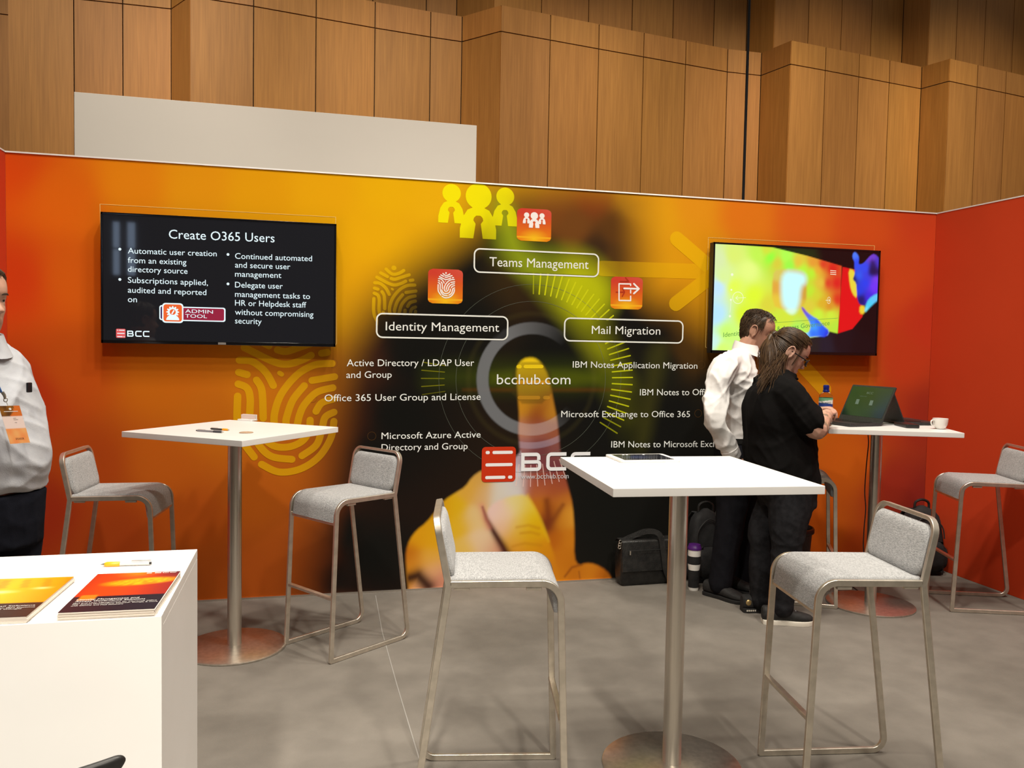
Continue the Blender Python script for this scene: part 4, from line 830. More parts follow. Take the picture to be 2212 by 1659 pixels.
for L in ([(450, 722), (560, 718)], [(450, 722), (475, 700)], [(450, 722), (478, 745)], [(1428, 748), (1474, 748)], [(1474, 748), (1460, 730)], [(1474, 748), (1460, 766)], [(402, 740), (388, 880)]):
    (ax, az), (bx_, bz) = c6(L); d = Vector((bx_-ax, bz-az)).normalized()*.0013; tx.add([PL2(1)(ax-d.y, az+d.x), PL2(1)(ax+d.y, az-d.x), PL2(1)(bx_+d.y, bz-d.x), PL2(1)(bx_-d.y, bz+d.x)], [(0, 1, 2, 3)])
for a, b_, r_ in ((412, 468, .009), (404, 634, .006), (398, 742, .007), (388, 920, .008), (1240, 1243, .0045)):
    q = c6([(a, b_)])[0]; tx = MB(); tx.add([PL2(1)(q[0]+r_*math.cos(t), q[1]+r_*math.sin(t)) for t in np.linspace(0, 2*PI, 15)[:-1]], [tuple(range(14))]); tx.build('film_dot', em('film_white', (246, 250, 220), 1.), p2, smooth=False)
tx = MB()
for b_ in (425, 445, 465): (ax, az), (bx_, bz) = c6([(1478, b_-2), (1542, b_+4)]); tx.add([PL2(1)(ax, az+.002), PL2(1)(ax, az-.002), PL2(1)(bx_, bz-.002), PL2(1)(bx_, bz+.002)], [(0, 1, 2, 3)])
tx.build('film_menu_icon', em('film_white', (246, 250, 220), 1.), p2, smooth=False); tx0.build('film_arrow_icon', em('film_white', (246, 250, 220), 1.), p2, smooth=False)

# ================================================================== THINGS ON AND AROUND THE LAPTOP TABLE
lapm = noise_mix(mat('dark_laptop_shell', (.020, .020, .021), .5), (.016, .016, .017), (.026, .026, .027), 80)
keym = mat('laptop_key', (.012, .012, .012), .45)
def laptop(hn, hf, side, depth, lean, lidh, label, screen):
    """hn, hf: near and far hinge ends on the table; side = +1 when the base extends to the left of hn->hf"""
    a, b_ = Vector((*hn, 0)), Vector((*hf, 0)); d = (b_-a); W_ = d.length; d.normalize(); n = Vector((-d.y, d.x, 0))*side
    root = thing('laptop', (*((a+b_)/2).xy, TH), 0, label, 'laptop'); o = Vector((*((a+b_)/2).xy, 0))
    B = Matrix(((d.x, n.x, 0, 0), (d.y, n.y, 0, 0), (0, 0, 1, 0), (0, 0, 0, 1)))     # local x along hinge, y towards the user
    MB().prism(rrect(-W_/2, -.008, W_/2, depth, .010, 4), .003, .019, B).build('base', lapm, root, bevel=.003)
    kb = MB(); kb.prism(rrect(-W_/2+.02, .025, W_/2-.02, depth*.62, .003, 2), .0188, .0196, B); kbo = kb.build('keyboard', blackp, root, smooth=False)
    ks = MB(); nx = 14
    for r_ in range(5):
        for k in range(nx):
            ks.box((-W_/2+.03+(W_-.06)*(k+.5)/nx, .035+(depth*.62-.045)*(r_+.5)/5, .0205), ((W_-.06)/nx*.82, (depth*.62-.045)/5*.82, .0022), M4=B)
    ks.build('keys', keym, kbo, smooth=False)
    MB().prism(rrect(-.05, depth*.66, .05, depth*.94, .003, 2), .0188, .0193, B).build('touchpad', keym, root, smooth=False)
    Lm = B @ Matrix.Translation((0, -.004, .016)) @ Matrix.Rotation(lean, 4, 'X') @ Matrix.Rotation(PI/2, 4, 'X')   # lid: local x along hinge, y up, z to the back? 
    MB().prism(rrect(-W_/2, 0, W_/2, lidh, .008, 4), -.004, .004, Lm).build('lid', lapm, root, bevel=.002)
    X, Z, f = grid(-W_/2+.012, W_/2-.012, .028, lidh-.012, .01); u = X/W_+.5; v = Z/lidh
    c = screen(u, v); sgn = -1
    pv = [tuple(Lm @ Vector((x, z, sgn*.0047))) for x, z in zip(X, Z)]
    sc = MB().add(pv, f.tolist(), 0, linA(c).tolist()); so = sc.build('screen', mat('laptop_screen', attr='Col', emit_attr=True, es=.8, rough=.14), root, cols=True, smooth=False)
    return root, so, Lm, W_
def scr1(u, v):
    c = mixc((20, 40, 26), (24, 36, 40), np.clip(1.3-u*1.6-v*.3, 0, 1)); c = mixc(c, (12, 16, 26), np.clip(1-np.hypot((u-.2)/.35, (v-.15)/.2), 0, 1)); return c
l1, so1, Lm1, Wl1 = laptop((4.845, -.845), (4.800, -.505), 1, .235, .46, .235, 'black laptop with its dark green screen facing the person in the black t-shirt', scr1)
tx = MB(); wh = em('laptop_grey', (96, 110, 100), .9); pl = lambda x, z: tuple(Lm1 @ Vector((x, z, -.0052)))
text_on(tx, 'BCC', .030, -.02, .178, .178, .014, pl); text_on(tx, 'admin tool', .075, .02, .158, .158, .006, pl)
tx.build('screen_text', wh, so1, smooth=False)
for x in (.075, .02-.055): tx = MB(); tx.add([pl(x-.014, .105), pl(x+.012, .105), pl(x+.014, .138), pl(x-.010, .138)], [(0, 1, 2, 3)]); tx.build('screen_icon', wh, so1, smooth=False)
laptop((5.045, -.800), (5.095, -.470), -1, .21, .40, .215, 'black laptop turned away, its lid leaning back to back with the other laptop', lambda u, v: mixc((30, 36, 50), (20, 24, 30), v))
root = thing('black_case', (4.985, -.885, TH), R(72), 'flat black case lying between the laptops and the white cup', 'case')
MB().prism(rrect(-.095, -.038, .095, .038, .012, 4), 0, .022).build('body', blackp, root, bevel=.004)
MB().prism(rrect(-.096, -.039, .096, .039, .012, 4), .0105, .0125).build('zip_seam', mat('zip_dark', (.05, .05, .05), .4, .5), root)
china = mat('white_china', (.82, .80, .76), .18, coat=.4)
cup = thing('coffee_cup', (5.098, -1.02, TH), 0, 'white china cup on the table corner next to the laptops', 'cup')
pr = [(.020, 0), (.0225, .0012), (.0235, .004), (.031, .012), (.0375, .026), (.0405, .045), (.0415, .060), (.0412, .0615), (.039, .060), (.0375, .045), (.034, .026), (.026, .012), (.004, .0085)]
MB().lathe(pr, n=44).build('bowl', china, cup)
hp = [Vector((-.0385, 0, .050)), Vector((-.052, 0, .053)), Vector((-.062, 0, .046)), Vector((-.062, 0, .034)), Vector((-.053, 0, .022)), Vector((-.034, 0, .016))]
def smooth_path(P, n=5):
    Q = []
    for i in range(len(P)-1):
        a, b_, c_, d = P[max(0, i-1)], P[i], P[i+1], P[min(len(P)-1, i+2)]
        for k in range(n): t = k/n; Q.append(.5*((2*b_)+(c_-a)*t+(2*a-5*b_+4*c_-d)*t*t+(3*b_-a-3*c_+d)*t**3))
    return Q+[P[-1]]
MB().sweep(smooth_path(hp), rrect(-.0028, -.0045, .0028, .0045, .0025, 3), (0, 0, 1)).build('handle', china, cup)
MB().lathe([(.001, .050), (.0385, .050)], n=40, cap=False).build('coffee', mat('coffee', (.05, .022, .010), .15), cup)
# bottle
pet = mat('clear_bottle', (.92, .95, .96), .06, trans=1.); bsdf(pet).inputs['IOR'].default_value = 1.08
q = (4.500, -.800); bo = thing('water_bottle', (*q, TH), R(-70), 'clear water bottle with a blue cap on the table behind the hands', 'bottle')
MB().lathe([(.001, .002), (.030, 0), (.036, .006), (.038, .02), (.036, .03), (.038, .045), (.038, .166), (.035, .178), (.025, .190), (.0155, .196), (.0145, .199), (.0145, .201)], n=40).build('bottle_body', pet, bo)
MB().lathe([(.016, .196), (.0185, .198), (.0185, .207), (.016, .209), (.0165, .217), (.0175, .230), (.015, .237), (.001, .239)], n=32).build('cap', mat('blue_plastic', (.008, .016, .16), .25), bo)
lb = MB(); nn = 48; zs = np.linspace(.106, .164, 22)
col = []
for z in zs:
    t = (z-.106)/.058
    for i in range(nn):
        a = 2*PI*i/nn; c = (235, 238, 235)
        if t < .42-.10*math.sin(a*1.0): c = (36, 66, 140)
        if t < .14: c = (210, 220, 232)
        if t > .72+.10*math.sin(a+1): c = (110, 170, 130)
        col.append(tuple(linA(c)))
vv = [(.0387*math.cos(2*PI*i/nn), .0387*math.sin(2*PI*i/nn), z) for z in zs for i in range(nn)]
lb.add(vv, [(j*nn+i, j*nn+(i+1) % nn, (j+1)*nn+(i+1) % nn, (j+1)*nn+i) for j in range(21) for i in range(nn)], 0, col); lbo = lb.build('paper_label', mat('bottle_label', attr='Col', rough=.4), bo, cols=True)
tx = MB(); cy_ = lambda x, z: (.0391*math.sin(x/.0387), -.0391*math.cos(x/.0387), z)
text_on(tx, 'Buxton', -.026, .030,   .131, .135, .013, cy_); txo = tx.build('label_text', mat('label_ink', (.02, .06, .05), .5), lbo, smooth=False); txo.rotation_euler = (0, 0, R(38))
# charger lead hanging under the table
pts = [at(px, py, -.74) for px, py in ((1875, 938), (1876, 960), (1872, 1000), (1868, 1060), (1870, 1100), (1866, 1150), (1867, 1200))]+[Vector((4.925, -.735, .05)), Vector((4.93, -.70, .006)), Vector((5.03, -.30, .006)), Vector((5.06, -.03, .006))]
tag(MB().tube(smooth_path(pts, 6), .0032, 8).build('charger_lead', blackp), 'thin black lead hanging from the laptop table to the floor', 'cable')
# pole hanging behind the booth
pb = MB().lathe([(.011, 1.6), (.011, 9.4)], (4.938, 1.0, 0), 20); rod = pb.build('suspension_pole', mat('dark_pole', (.025, .026, .03), .3, .5)); tag(rod, 'thin dark pole rising behind the booth wall before the timber', 'pole')
bp_ = MB().lathe([(.14, 0), (.14, .012), (.02, .02), (.0135, .03), (.0135, 1.62)], (4.938, 1.0, 0), 28); bp_.build('pole_foot', blackp, rod)

# ================================================================== BAGS AND BIN ON THE FLOOR
leather = noise_mix(mat('black_leather', (.012, .012, .012), .42), (.009, .009, .009), (.020, .019, .018), 25, 5, bump=.25, bscale=140)
nylon = noise_mix(mat('black_nylon', (.010, .010, .011), .8), (.007, .007, .008), (.018, .018, .019), 18, 4, bump=.3, bscale=220)
bc = thing('briefcase', (3.710, -.105, 0), R(2), 'black leather briefcase with a carry handle at the foot of the print', 'briefcase')
def puff(dx, dy, z0, z1, r, bulge=.0, n=8, m=0, mb=None, c=(0, 0)):
    mb = mb or MB(); RR = []
    for k in range(n+1):
        t = k/n; e = math.sin(PI*t)**.5*bulge-bulge; z = z0+(z1-z0)*t; s_ = r*.6*(abs(2*t-1)**6)
        RR.append([Vector((c[0]+x, c[1]+y, z)) for x, y in rrect(-dx/2-e*.4+s_, -dy/2-e+s_, dx/2+e*.4-s_, dy/2+e-s_, min(r, dy*.4), 4)])
    return mb.rings(RR)
puff(.40, .12, 0, .285, .02, .012).build('body', leather, bc)
fl_ = MB().sweep(fillet([(0, .052, .275), (0, .03, .294), (0, -.06, .292), (0, -.072, .10)], .012, 5), [(-.003, -.199), (.003, -.199), (.003, .199), (-.003, .199)], (0, 0, 1)); flo = fl_.build('flap', leather, bc)
MB().box((0, -.0765, .235), (.33, .003, .004)).build('zip', mat('zip_dark', (.05, .05, .05), .4, .5), flo)
MB().box((-.150, -.079, .222), (.008, .004, .026)).build('zip_pull', steel, flo)
MB().sweep(smooth_path([Vector((-.10, -.01, .292)), Vector((-.085, -.01, .325)), Vector((-.03, -.01, .347)), Vector((.04, -.01, .345)), Vector((.09, -.01, .322)), Vector((.10, -.01, .292))]), rrect(-.007, -.010, .007, .010, .005, 3), (0, 0, 1)).build('handle', leather, bc)
for x in (-.10, .10): MB().tube([Vector((x-.012, -.01, .290)), Vector((x-.010, -.01, .302)), Vector((x+.010, -.01, .302)), Vector((x+.012, -.01, .290))], .003, 8).build('handle_ring', steel, bc)
sp = smooth_path([Vector((-.195, -.03, .285)), Vector((-.12, -.03, .315)), Vector((-.02, -.04, .345)), Vector((.05, -.075, .330)), Vector((.075, -.088, .22)), Vector((.095, -.090, .10)), Vector((.135, -.088, .03)), Vector((.18, -.085, .015))])
sto = MB().sweep(sp, [(-.0018, -.017), (.0018, -.017), (.0018, .017), (-.0018, .017)], (0, -1, .2)).build('shoulder_strap', leather, bc)
for p_ in ((-.200, -.035, .285), (-.205, -.038, .268), (-.207, -.040, .252)):
    MB().tube([Vector(p_)+Vector((.009*math.cos(t), 0, .010*math.sin(t))) for t in np.linspace(0, 2*PI, 13)[:-1]], .0028, 7, closed=True).build('snap_hook', steel, sto)

def backpack(loc, rz, label, w_, d_, h_, tagp=None):
    root = thing('backpack', loc, rz, label, 'backpack'); mb = MB(); RR = []
    for k in range(15):
        t = k/14; z = h_*t; s_ = (1-.28*t**2.2)*(1 if t < .8 else math.sqrt(max(.02, 1-((t-.8)/.2)**2*.97))); e = .9+.1*math.sin(PI*min(1, t*1.2))
        RR.append([Vector((x, y+.02*t, z)) for x, y in rrect(-w_/2*s_, -d_/2*s_*e, w_/2*s_, d_/2*s_*e, min(w_, d_)*.28*s_, 4)])
    mb.rings(RR); mb.build('main_bag', nylon, root)
    puff(w_*.74, .06, .03, h_*.52, .02, .02, c=(0, -d_/2-.008)).build('front_pocket', nylon, root)
    puff(.05, d_*.5, .03, h_*.40, .015, .012, c=(-w_/2-.006, 0)).build('side_pocket', nylon, root); puff(.05, d_*.5, .03, h_*.40, .015, .012, c=(w_/2+.006, 0)).build('side_pocket', nylon, root)
    for sx in (-1, 1):
        MB().sweep(smooth_path([Vector((sx*w_*.2, d_/2-.01, h_*.93)), Vector((sx*w_*.25, d_/2+.05, h_*.75)), Vector((sx*w_*.30, d_/2+.05, h_*.4)), Vector((sx*w_*.36, d_/2+.0, h_*.12))]), rrect(-.005, -.03, .005, .03, .004, 2), (0, 1, .3)).build('shoulder_strap', nylon, root)
    MB().tube(smooth_path([Vector((-.05, .02, h_*.95)), Vector((-.045, .02, h_*1.05)), Vector((0, .02, h_*1.09)), Vector((.045, .02, h_*1.05)), Vector((.05, .02, h_*.95))]), .009, 8).build('grab_handle', leather, root)
    zp = MB().tube(smooth_path([Vector((-w_*.40, -d_/2*.93, h_*.55)), Vector((-w_*.34, -d_/2*.80, h_*.74)), Vector((0, -d_/2*.66, h_*.88)), Vector((w_*.34, -d_/2*.80, h_*.74)), Vector((w_*.40, -d_/2*.93, h_*.55))]), .0045, 8)
    zp.build('zip', mat('zip_dark', (.05, .05, .05), .4, .5), root)
    if tagp: tagp(root)
    return root
def gtag(root):
    o = MB().box((0, 0, 0), (.050, .004, .085)).build('fabric_tag', mat('grey_tag', (.20, .20, .19), .8), root); o.location = (.050, -.085, .425); o.rotation_euler = (R(-18), 0, R(-12))
    t = MB(); outline_pts = rrect(-.012, -.016, .012, .016, .004, 3); n = len(outline_pts); inn = rrect(-.007, -.011, .007, .011, .002, 3)
    t.add([(x, -.0026, z-.012) for x, z in outline_pts+inn], [(i, (i+1) % n, n+(i+1) % n, n+i) for i in range(n)]); t.build('tag_print', blackp, o, smooth=False)
backpack((4.125, -.110, 0), R(-3), 'black backpack with a grey tag, behind the legs of the person in white', .235, .16, .47, gtag)
backpack((5.715, -.20, 0), R(-12), 'black backpack leaning in the corner by the red side wall', .27, .19, .46)
mug = thing('travel_mug', (3.948, -.300, .0), 0, 'white travel mug with a purple lid between the briefcase and the backpack', 'mug')
MB().lathe([(.001, .001), (.030, .0), (.032, .006), (.033, .12), (.039, .16), (.041, .25), (.041, .262), (.039, .262)], n=32).build('mug_body', china, mug)
MB().lathe([(.0335, .02), (.0338, .021), (.0345, .15), (.040, .17), (.0405, .218)], n=32, cap=False).build('sleeve', nylon, mug)
MB().lathe([(.0435, .258), (.044, .262), (.0435, .272), (.039, .278), (.036, .290), (.022, .293), (.001, .293)], n=32).build('lid', mat('purple_plastic', (.075, .012, .16), .4), mug)
bn = thing('waste_bin', (4.665, -.215, 0), 0, 'black plastic waste bin behind the legs of the person in black', 'bin')
MB().lathe([(.001, .003), (.118, 0), (.124, .006), (.146, .325), (.147, .33), (.143, .33), (.120, .012), (.001, .010)], n=44).build('bucket', blackp, bn)
MB().lathe([(.1455, .325), (.157, .327), (.160, .333), (.160, .352), (.156, .360), (.148, .361), (.1435, .352), (.1425, .330)], n=44).build('rim', blackp, bn)
st_ = MB(); vv = []; nn = 8
for zz in (.325, .355):
    for i in range(nn+1): a = R(62+26*i/nn-2); vv.append((.1405*math.cos(a-R(30)), .1405*math.sin(a-R(30)), zz))
st_.add(vv, [(i, i+1, nn+2+i, nn+1+i) for i in range(nn)]); so_ = st_.build('sticker', mat('white_sticker', (.75, .72, .66), .6), bn, smooth=False)
tx = MB(); cb = lambda x, z: (.1390*math.cos(R(45)-x/.14), .1390*math.sin(R(45)-x/.14), z)
text_on(tx, 'URBAN', -.030, .028, .332, .332, .017, cb); tx.build('sticker_text', blackp, so_, smooth=False)

# ---- chair in front of the counter: only its wrap-around back top shows
ch = thing('visitor_chair', (1.118, -3.575, 0), R(97), 'black chair at the counter front, only its curved back top in view', 'chair')
HH = sorted(list(np.linspace(-.9, .9, 21))+[sg*(1-.1*(1-math.sin(q))) for sg in (-1, 1) for q in np.linspace(.12, PI/2, 7)])
pth = [Vector((.012+.035*t*t, .178*t, np.interp(abs(t), [0, .08, .13, .21, .96, 1], [.780, .790, .7985, .8055, .816, .816]))) for t in HH]
bb = MB(); hh_ = HH
RR = []
for i, p_ in enumerate(pth):
    e = math.sqrt(max(.02, 1-max(0, (abs(hh_[i])-.9)/.1)**2)); RR.append([p_+Vector((u*e, 0, -.012+(v+.012)*e)) for u, v in rrect(-.008, -.060+.036*abs(hh_[i])**3, .008, .0, .0075, 4)])
bb.rings(RR); bb.build('backrest', blackp, ch)
sb = MB(); puff(.30, .40, .43, .475, .05, .008, c=(-.11, 0)).build('seat', nylon, ch)
for sx, sy in ((.02, -.17), (.02, .17), (-.24, -.17), (-.24, .17)): MB().tube([Vector((sx, sy, .004)), Vector((sx, sy*.95, .44))], .011, 12).build('leg', blackp, ch)
for sy in (-.14, .14): MB().tube([Vector((.030, sy, .785)), Vector((.035, sy, .62)), Vector((.02, sy, .46))], .010, 10).build('back_support', blackp, ch)

# ================================================================== PEOPLE
def fuse(mb, name, mats, parent, voxel=.006, smooth=6, fac=.5, disp=None, colf=None, ratio=None):
    """one continuous skin out of overlapping volumes"""
    me = mb.mesh('tmp'); o = bpy.data.objects.new('tmp', me); COL.objects.link(o)
    bm = bmesh.new(); bm.from_mesh(me); bmesh.ops.recalc_face_normals(bm, faces=bm.faces); bm.to_mesh(me); bm.free()
    r_ = o.modifiers.new('r', 'REMESH'); r_.mode = 'VOXEL'; r_.voxel_size = voxel
    s = o.modifiers.new('s', 'SMOOTH'); s.iterations = smooth; s.factor = fac
    dg = bpy.context.evaluated_depsgraph_get(); m2 = bpy.data.meshes.new_from_object(o.evaluated_get(dg)); bpy.data.objects.remove(o); bpy.data.meshes.remove(me)
    m2.name = name; n = len(m2.vertices); V = np.zeros(n*3); m2.vertices.foreach_get('co', V); V = V.reshape(-1, 3)
    if disp is not None:
        N = np.zeros(n*3); m2.vertex_normals.foreach_get('vector', N); V = V+N.reshape(-1, 3)*disp(V)[:, None]; m2.vertices.foreach_set('co', V.ravel())
    m2.materials.clear()
    for q in (mats if isinstance(mats, (list, tuple)) else [mats]): m2.materials.append(q)
    if colf is not None:
        ca = m2.color_attributes.new('Col', 'FLOAT_COLOR', 'POINT'); a = np.ones((n, 4), np.float32); a[:, :3] = colf(V); ca.data.foreach_set('color', a.ravel())
    m2.polygons.foreach_set('use_smooth', [True]*len(m2.polygons)); m2.update()
    o = bpy.data.objects.new(name, m2); COL.objects.link(o); o.parent = parent
    if parent: o.matrix_parent_inverse = Matrix.Translation(parent.location).inverted() if False else Matrix.Identity(4); o.location = -parent.location
    return o
def rel(o, parent): o.parent = parent; o.location = -parent.location; return o
def wrinkle(V, amp, seeds=1, k=(9, 9, 5), dirs=None):
    """sum of skewed sine folds, sharpened"""
    r_ = np.random.default_rng(seeds); d = np.zeros(len(V))
    for i in range(9):
        kk = r_.normal(size=3)*np.array((1, 1, 1.25)); kk /= np.linalg.norm(kk); fr = r_.uniform(26, 88); ph = r_.uniform(0, 6.3)
        warp = 1.9*np.sin(V@(r_.normal(size=3)*9)+r_.uniform(0, 6.3)); gate = np.clip(.5+.9*np.sin(V@(r_.normal(size=3)*11)+r_.uniform(0, 6.3)), 0, 1)
        d += ((1-abs(np.sin(V@kk*fr*.5+ph+warp)))**1.7-.3)*gate*r_.uniform(.6, 1.2)*(30/fr)**.5
    return d*amp
def basis(yaw): return Vector((math.cos(yaw), math.sin(yaw), 0)), Vector((-math.sin(yaw), math.cos(yaw), 0))
def torso(mb, rows, yaw, n=28, p=.82):
    """rows: (centre, half width across, half depth front, half depth back)"""
    f, l = basis(yaw); RR = []
    # resample with a smooth curve
    C = [Vector(r_[0]) for r_ in rows]; A = [np.array(r_[1:4]) for r_ in rows]; RS = []
    for i in range(len(C)-1):
        for k in range(4):
            t = k/4; i0, i3 = max(0, i-1), min(len(C)-1, i+2)
            cr = lambda a, b_, c_, d: .5*((2*b_)+(c_-a)*t+(2*a-5*b_+4*c_-d)*t*t+(3*b_-a-3*c_+d)*t**3)
            RS.append((cr(C[i0], C[i], C[i+1], C[i3]), cr(A[i0], A[i], A[i+1], A[i3])))
    RS.append((C[-1], A[-1]))
    for c, (hw, hf, hb) in RS:
        ring = []
        for i in range(n):
            a = 2*PI*i/n; ca, sa = math.cos(a), math.sin(a); x = math.copysign(abs(ca)**p, ca); y = math.copysign(abs(sa)**p, sa)
            ring.append(c+f*(x*(hf if x > 0 else hb))+l*(y*hw))
        RR.append(ring)
    return mb.rings(RR)
def limb(mb, pts, rad, n=14):
    P = [Vector(p) for p in pts]; Q = []; Rr = []
    for i in range(len(P)-1):
        i0, i3 = max(0, i-1), min(len(P)-1, i+2)
        for k in range(5):
            t = k/5; cr = lambda a, b_, c_, d: .5*((2*b_)+(c_-a)*t+(2*a-5*b_+4*c_-d)*t*t+(3*b_-a-3*c_+d)*t**3)
            Q.append(cr(P[i0], P[i], P[i+1], P[i3])); Rr.append(max(.003, cr(rad[i0], rad[i], rad[i+1], rad[i3])))
    Q.append(P[-1]); Rr.append(rad[-1]); return mb.tube(Q, Rr, n, round_ends=True)
HZ = [-.122, -.116, -.105, -.09, -.075, -.06, -.045, -.03, -.015, 0, .015, .03, .05, .07, .088, .102, .112, .118]
HF_ = [.060, .078, .088, .0885, .0905, .0875, .0885, .0905, .088, .0865, .0915, .0965, .0945, .088, .076, .058, .036, .010]
HB_ = [-.02, -.012, .0, .022, .045, .062, .072, .078, .083, .087, .092, .096, .098, .095, .086, .068, .044, .012]
HWd = [.016, .030, .042, .051, .057, .0615, .065, .068, .070, .0715, .073, .0745, .0755, .074, .067, .054, .036, .010]
def head_frame(c, yaw, pitch, roll=0., s=1.):
    return Matrix.Translation(Vector(c)) @ Matrix.Rotation(yaw, 4, 'Z') @ Matrix.Rotation(pitch, 4, 'Y') @ Matrix.Rotation(roll, 4, 'X') @ Matrix.Scale(s, 4)
def head(mb, Fm, chin=1., beard=0.):
    RR = []; n = 30; zz = np.linspace(HZ[0], HZ[-1], 44)
    for z in zz:
        xf, xb, w_ = np.interp(z, HZ, HF_), np.interp(z, HZ, HB_), np.interp(z, HZ, HWd); ring = []
        for i in range(n):
            a = 2*PI*i/n; ca, sa = math.cos(a), math.sin(a); x = math.copysign(abs(ca)**.86, ca); y = math.copysign(abs(sa)**.9, sa)
            px = x*(xf if x > 0 else xb); py = y*w_
            if x > 0: # eye sockets and cheeks
                e = math.exp(-((abs(py)-.031)/.015)**2-((z-.004)/.012)**2); px -= .009*e
                px += .004*math.exp(-((abs(py)-.036)/.016)**2-((z+.032)/.016)**2)
            ring.append(Fm @ Vector((px, py, z)))
        RR.append(ring)
    mb.rings(RR)
    T = lambda *p: Fm @ Vector(p)
    for sy in (-1, 1):
        mb.ellipsoid(T(.0735, sy*.031, .0115), (.0125, .0150, .0075), Fm.to_3x3()); mb.ellipsoid(T(.0725, sy*.031, -.0075), (.0105, .0135, .0055), Fm.to_3x3())
    # nose
    RN = []
    for z, x, w_, dp in ((.012, .088, .006, .008), (0, .090, .007, .009), (-.014, .096, .0085, .012), (-.026, .104, .011, .015), (-.034, .106, .0145, .017), (-.040, .101, .014, .015), (-.045, .090, .008, .01)):
        RN.append([T(x+dp*math.cos(2*PI*i/10)*.8-.004, w_*math.sin(2*PI*i/10), z) for i in range(10)])
    mb.rings(RN)
    for z, x, r_ in ((-.064, .0865, (.008, .021, .0048)), (-.073, .0855, (.0085, .019, .0055))): mb.ellipsoid(T(x, 0, z), [q for q in r_], (Fm.to_3x3()))
    for sy in (-1, 1):   # ears: helix, bowl and lobe
        E3 = Fm.to_3x3() @ Matrix.Rotation(sy*R(-18), 3, 'Z') @ Matrix.Rotation(R(-8), 3, 'Y')
        mb.ellipsoid(T(-.008, sy*.077, -.004), (.0165, .007, .030), E3); hx = [T(-.008+.0195*math.cos(t), sy*(.083+.005*math.sin(t)), .000+.033*math.sin(t)) for t in np.linspace(-.9, 4.0, 16)]
        mb.tube(hx, .0046, 8); mb.ellipsoid(T(-.003, sy*.078, -.032), (.008, .005, .009), E3)
def eyes(Fm, parent, iris=(.03, .02, .012)):
    ew = mat('eye_white', (.62, .56, .52), .25); ei = mat('eye_iris', iris, .15); br = mat('brow_hair', (.035, .020, .010), .9)
    for sy in (-1, 1):
        b = MB(); b.ellipsoid(Fm @ Vector((.0705, sy*.031, .003)), (.0118, .0118, .0118), Fm.to_3x3(), 14, 9); rel(b.build('eye', ew, parent), parent)
        b = MB(); b.ellipsoid(Fm @ Vector((.0803, sy*.031, .003)), (.0024, .0054, .0054), Fm.to_3x3(), 12, 7); rel(b.build('iris', ei, parent), parent)
        b = MB(); b.tube([Fm @ Vector((.0945-.003*abs(t)-.012*max(0, t), sy*(.031+.019*t), .022+.004*(1-t*t))) for t in np.linspace(-1, 1, 9)], [.002, .003, .0034, .0036, .0036, .0034, .003, .0022, .0014], 6); rel(b.build('eyebrow', br, parent), parent)
def head_pt(az, el, off):
    """point on the skull, azimuth from the face, elevation, lifted by off"""
    d = Vector((math.cos(el)*math.cos(az), math.cos(el)*math.sin(az), math.sin(el))); lo, hi = .02, .2
    for _ in range(18):
        m_ = (lo+hi)/2; p = d*m_+Vector((0, 0, .02)); z = p.z
        if z > HZ[-1]: hi = m_; continue
        xf, xb, w_ = np.interp(z, HZ, HF_), np.interp(z, HZ, HB_), np.interp(z, HZ, HWd)
        if (p.x/(xf if p.x > 0 else xb))**2+(p.y/w_)**2 > 1: hi = m_
        else: lo = m_
    return d*(lo+off)+Vector((0, 0, .02))
def hair_cap(mb, Fm, inside, off, nA=96, nE=48):
    """thick cap over the part of the skull where inside(az, el) holds"""
    E_ = np.linspace(R(-62), R(89), nE); ids = {}; V = []; f = []
    for j, e in enumerate(E_):
        for i in range(nA):
            a = 2*PI*i/nA; k = off(a, e); V.append(Fm @ head_pt(a, e, k)); V.append(Fm @ head_pt(a, e, -.012))
    def cell(i, j): return inside(2*PI*((i+.5) % nA)/nA, (E_[j]+E_[min(nE-1, j+1)])/2)
    q = lambda i, j, s: 2*(j*nA+i % nA)+s
    for j in range(nE-1):
        for i in range(nA):
            if not cell(i, j): continue
            f.append((q(i, j, 0), q(i+1, j, 0), q(i+1, j+1, 0), q(i, j+1, 0))); f.append((q(i, j, 1), q(i, j+1, 1), q(i+1, j+1, 1), q(i+1, j, 1)))
            if j == 0 or not cell(i, j-1): f.append((q(i, j, 0), q(i, j, 1), q(i+1, j, 1), q(i+1, j, 0)))
            if j == nE-2 or not cell(i, j+1): f.append((q(i, j+1, 0), q(i+1, j+1, 0), q(i+1, j+1, 1), q(i, j+1, 1)))
            if not cell(i-1, j): f.append((q(i, j, 0), q(i, j+1, 0), q(i, j+1, 1), q(i, j, 1)))
            if not cell(i+1, j): f.append((q(i+1, j, 0), q(i+1, j, 1), q(i+1, j+1, 1), q(i+1, j+1, 0)))
    mb.add(V, f); return mb
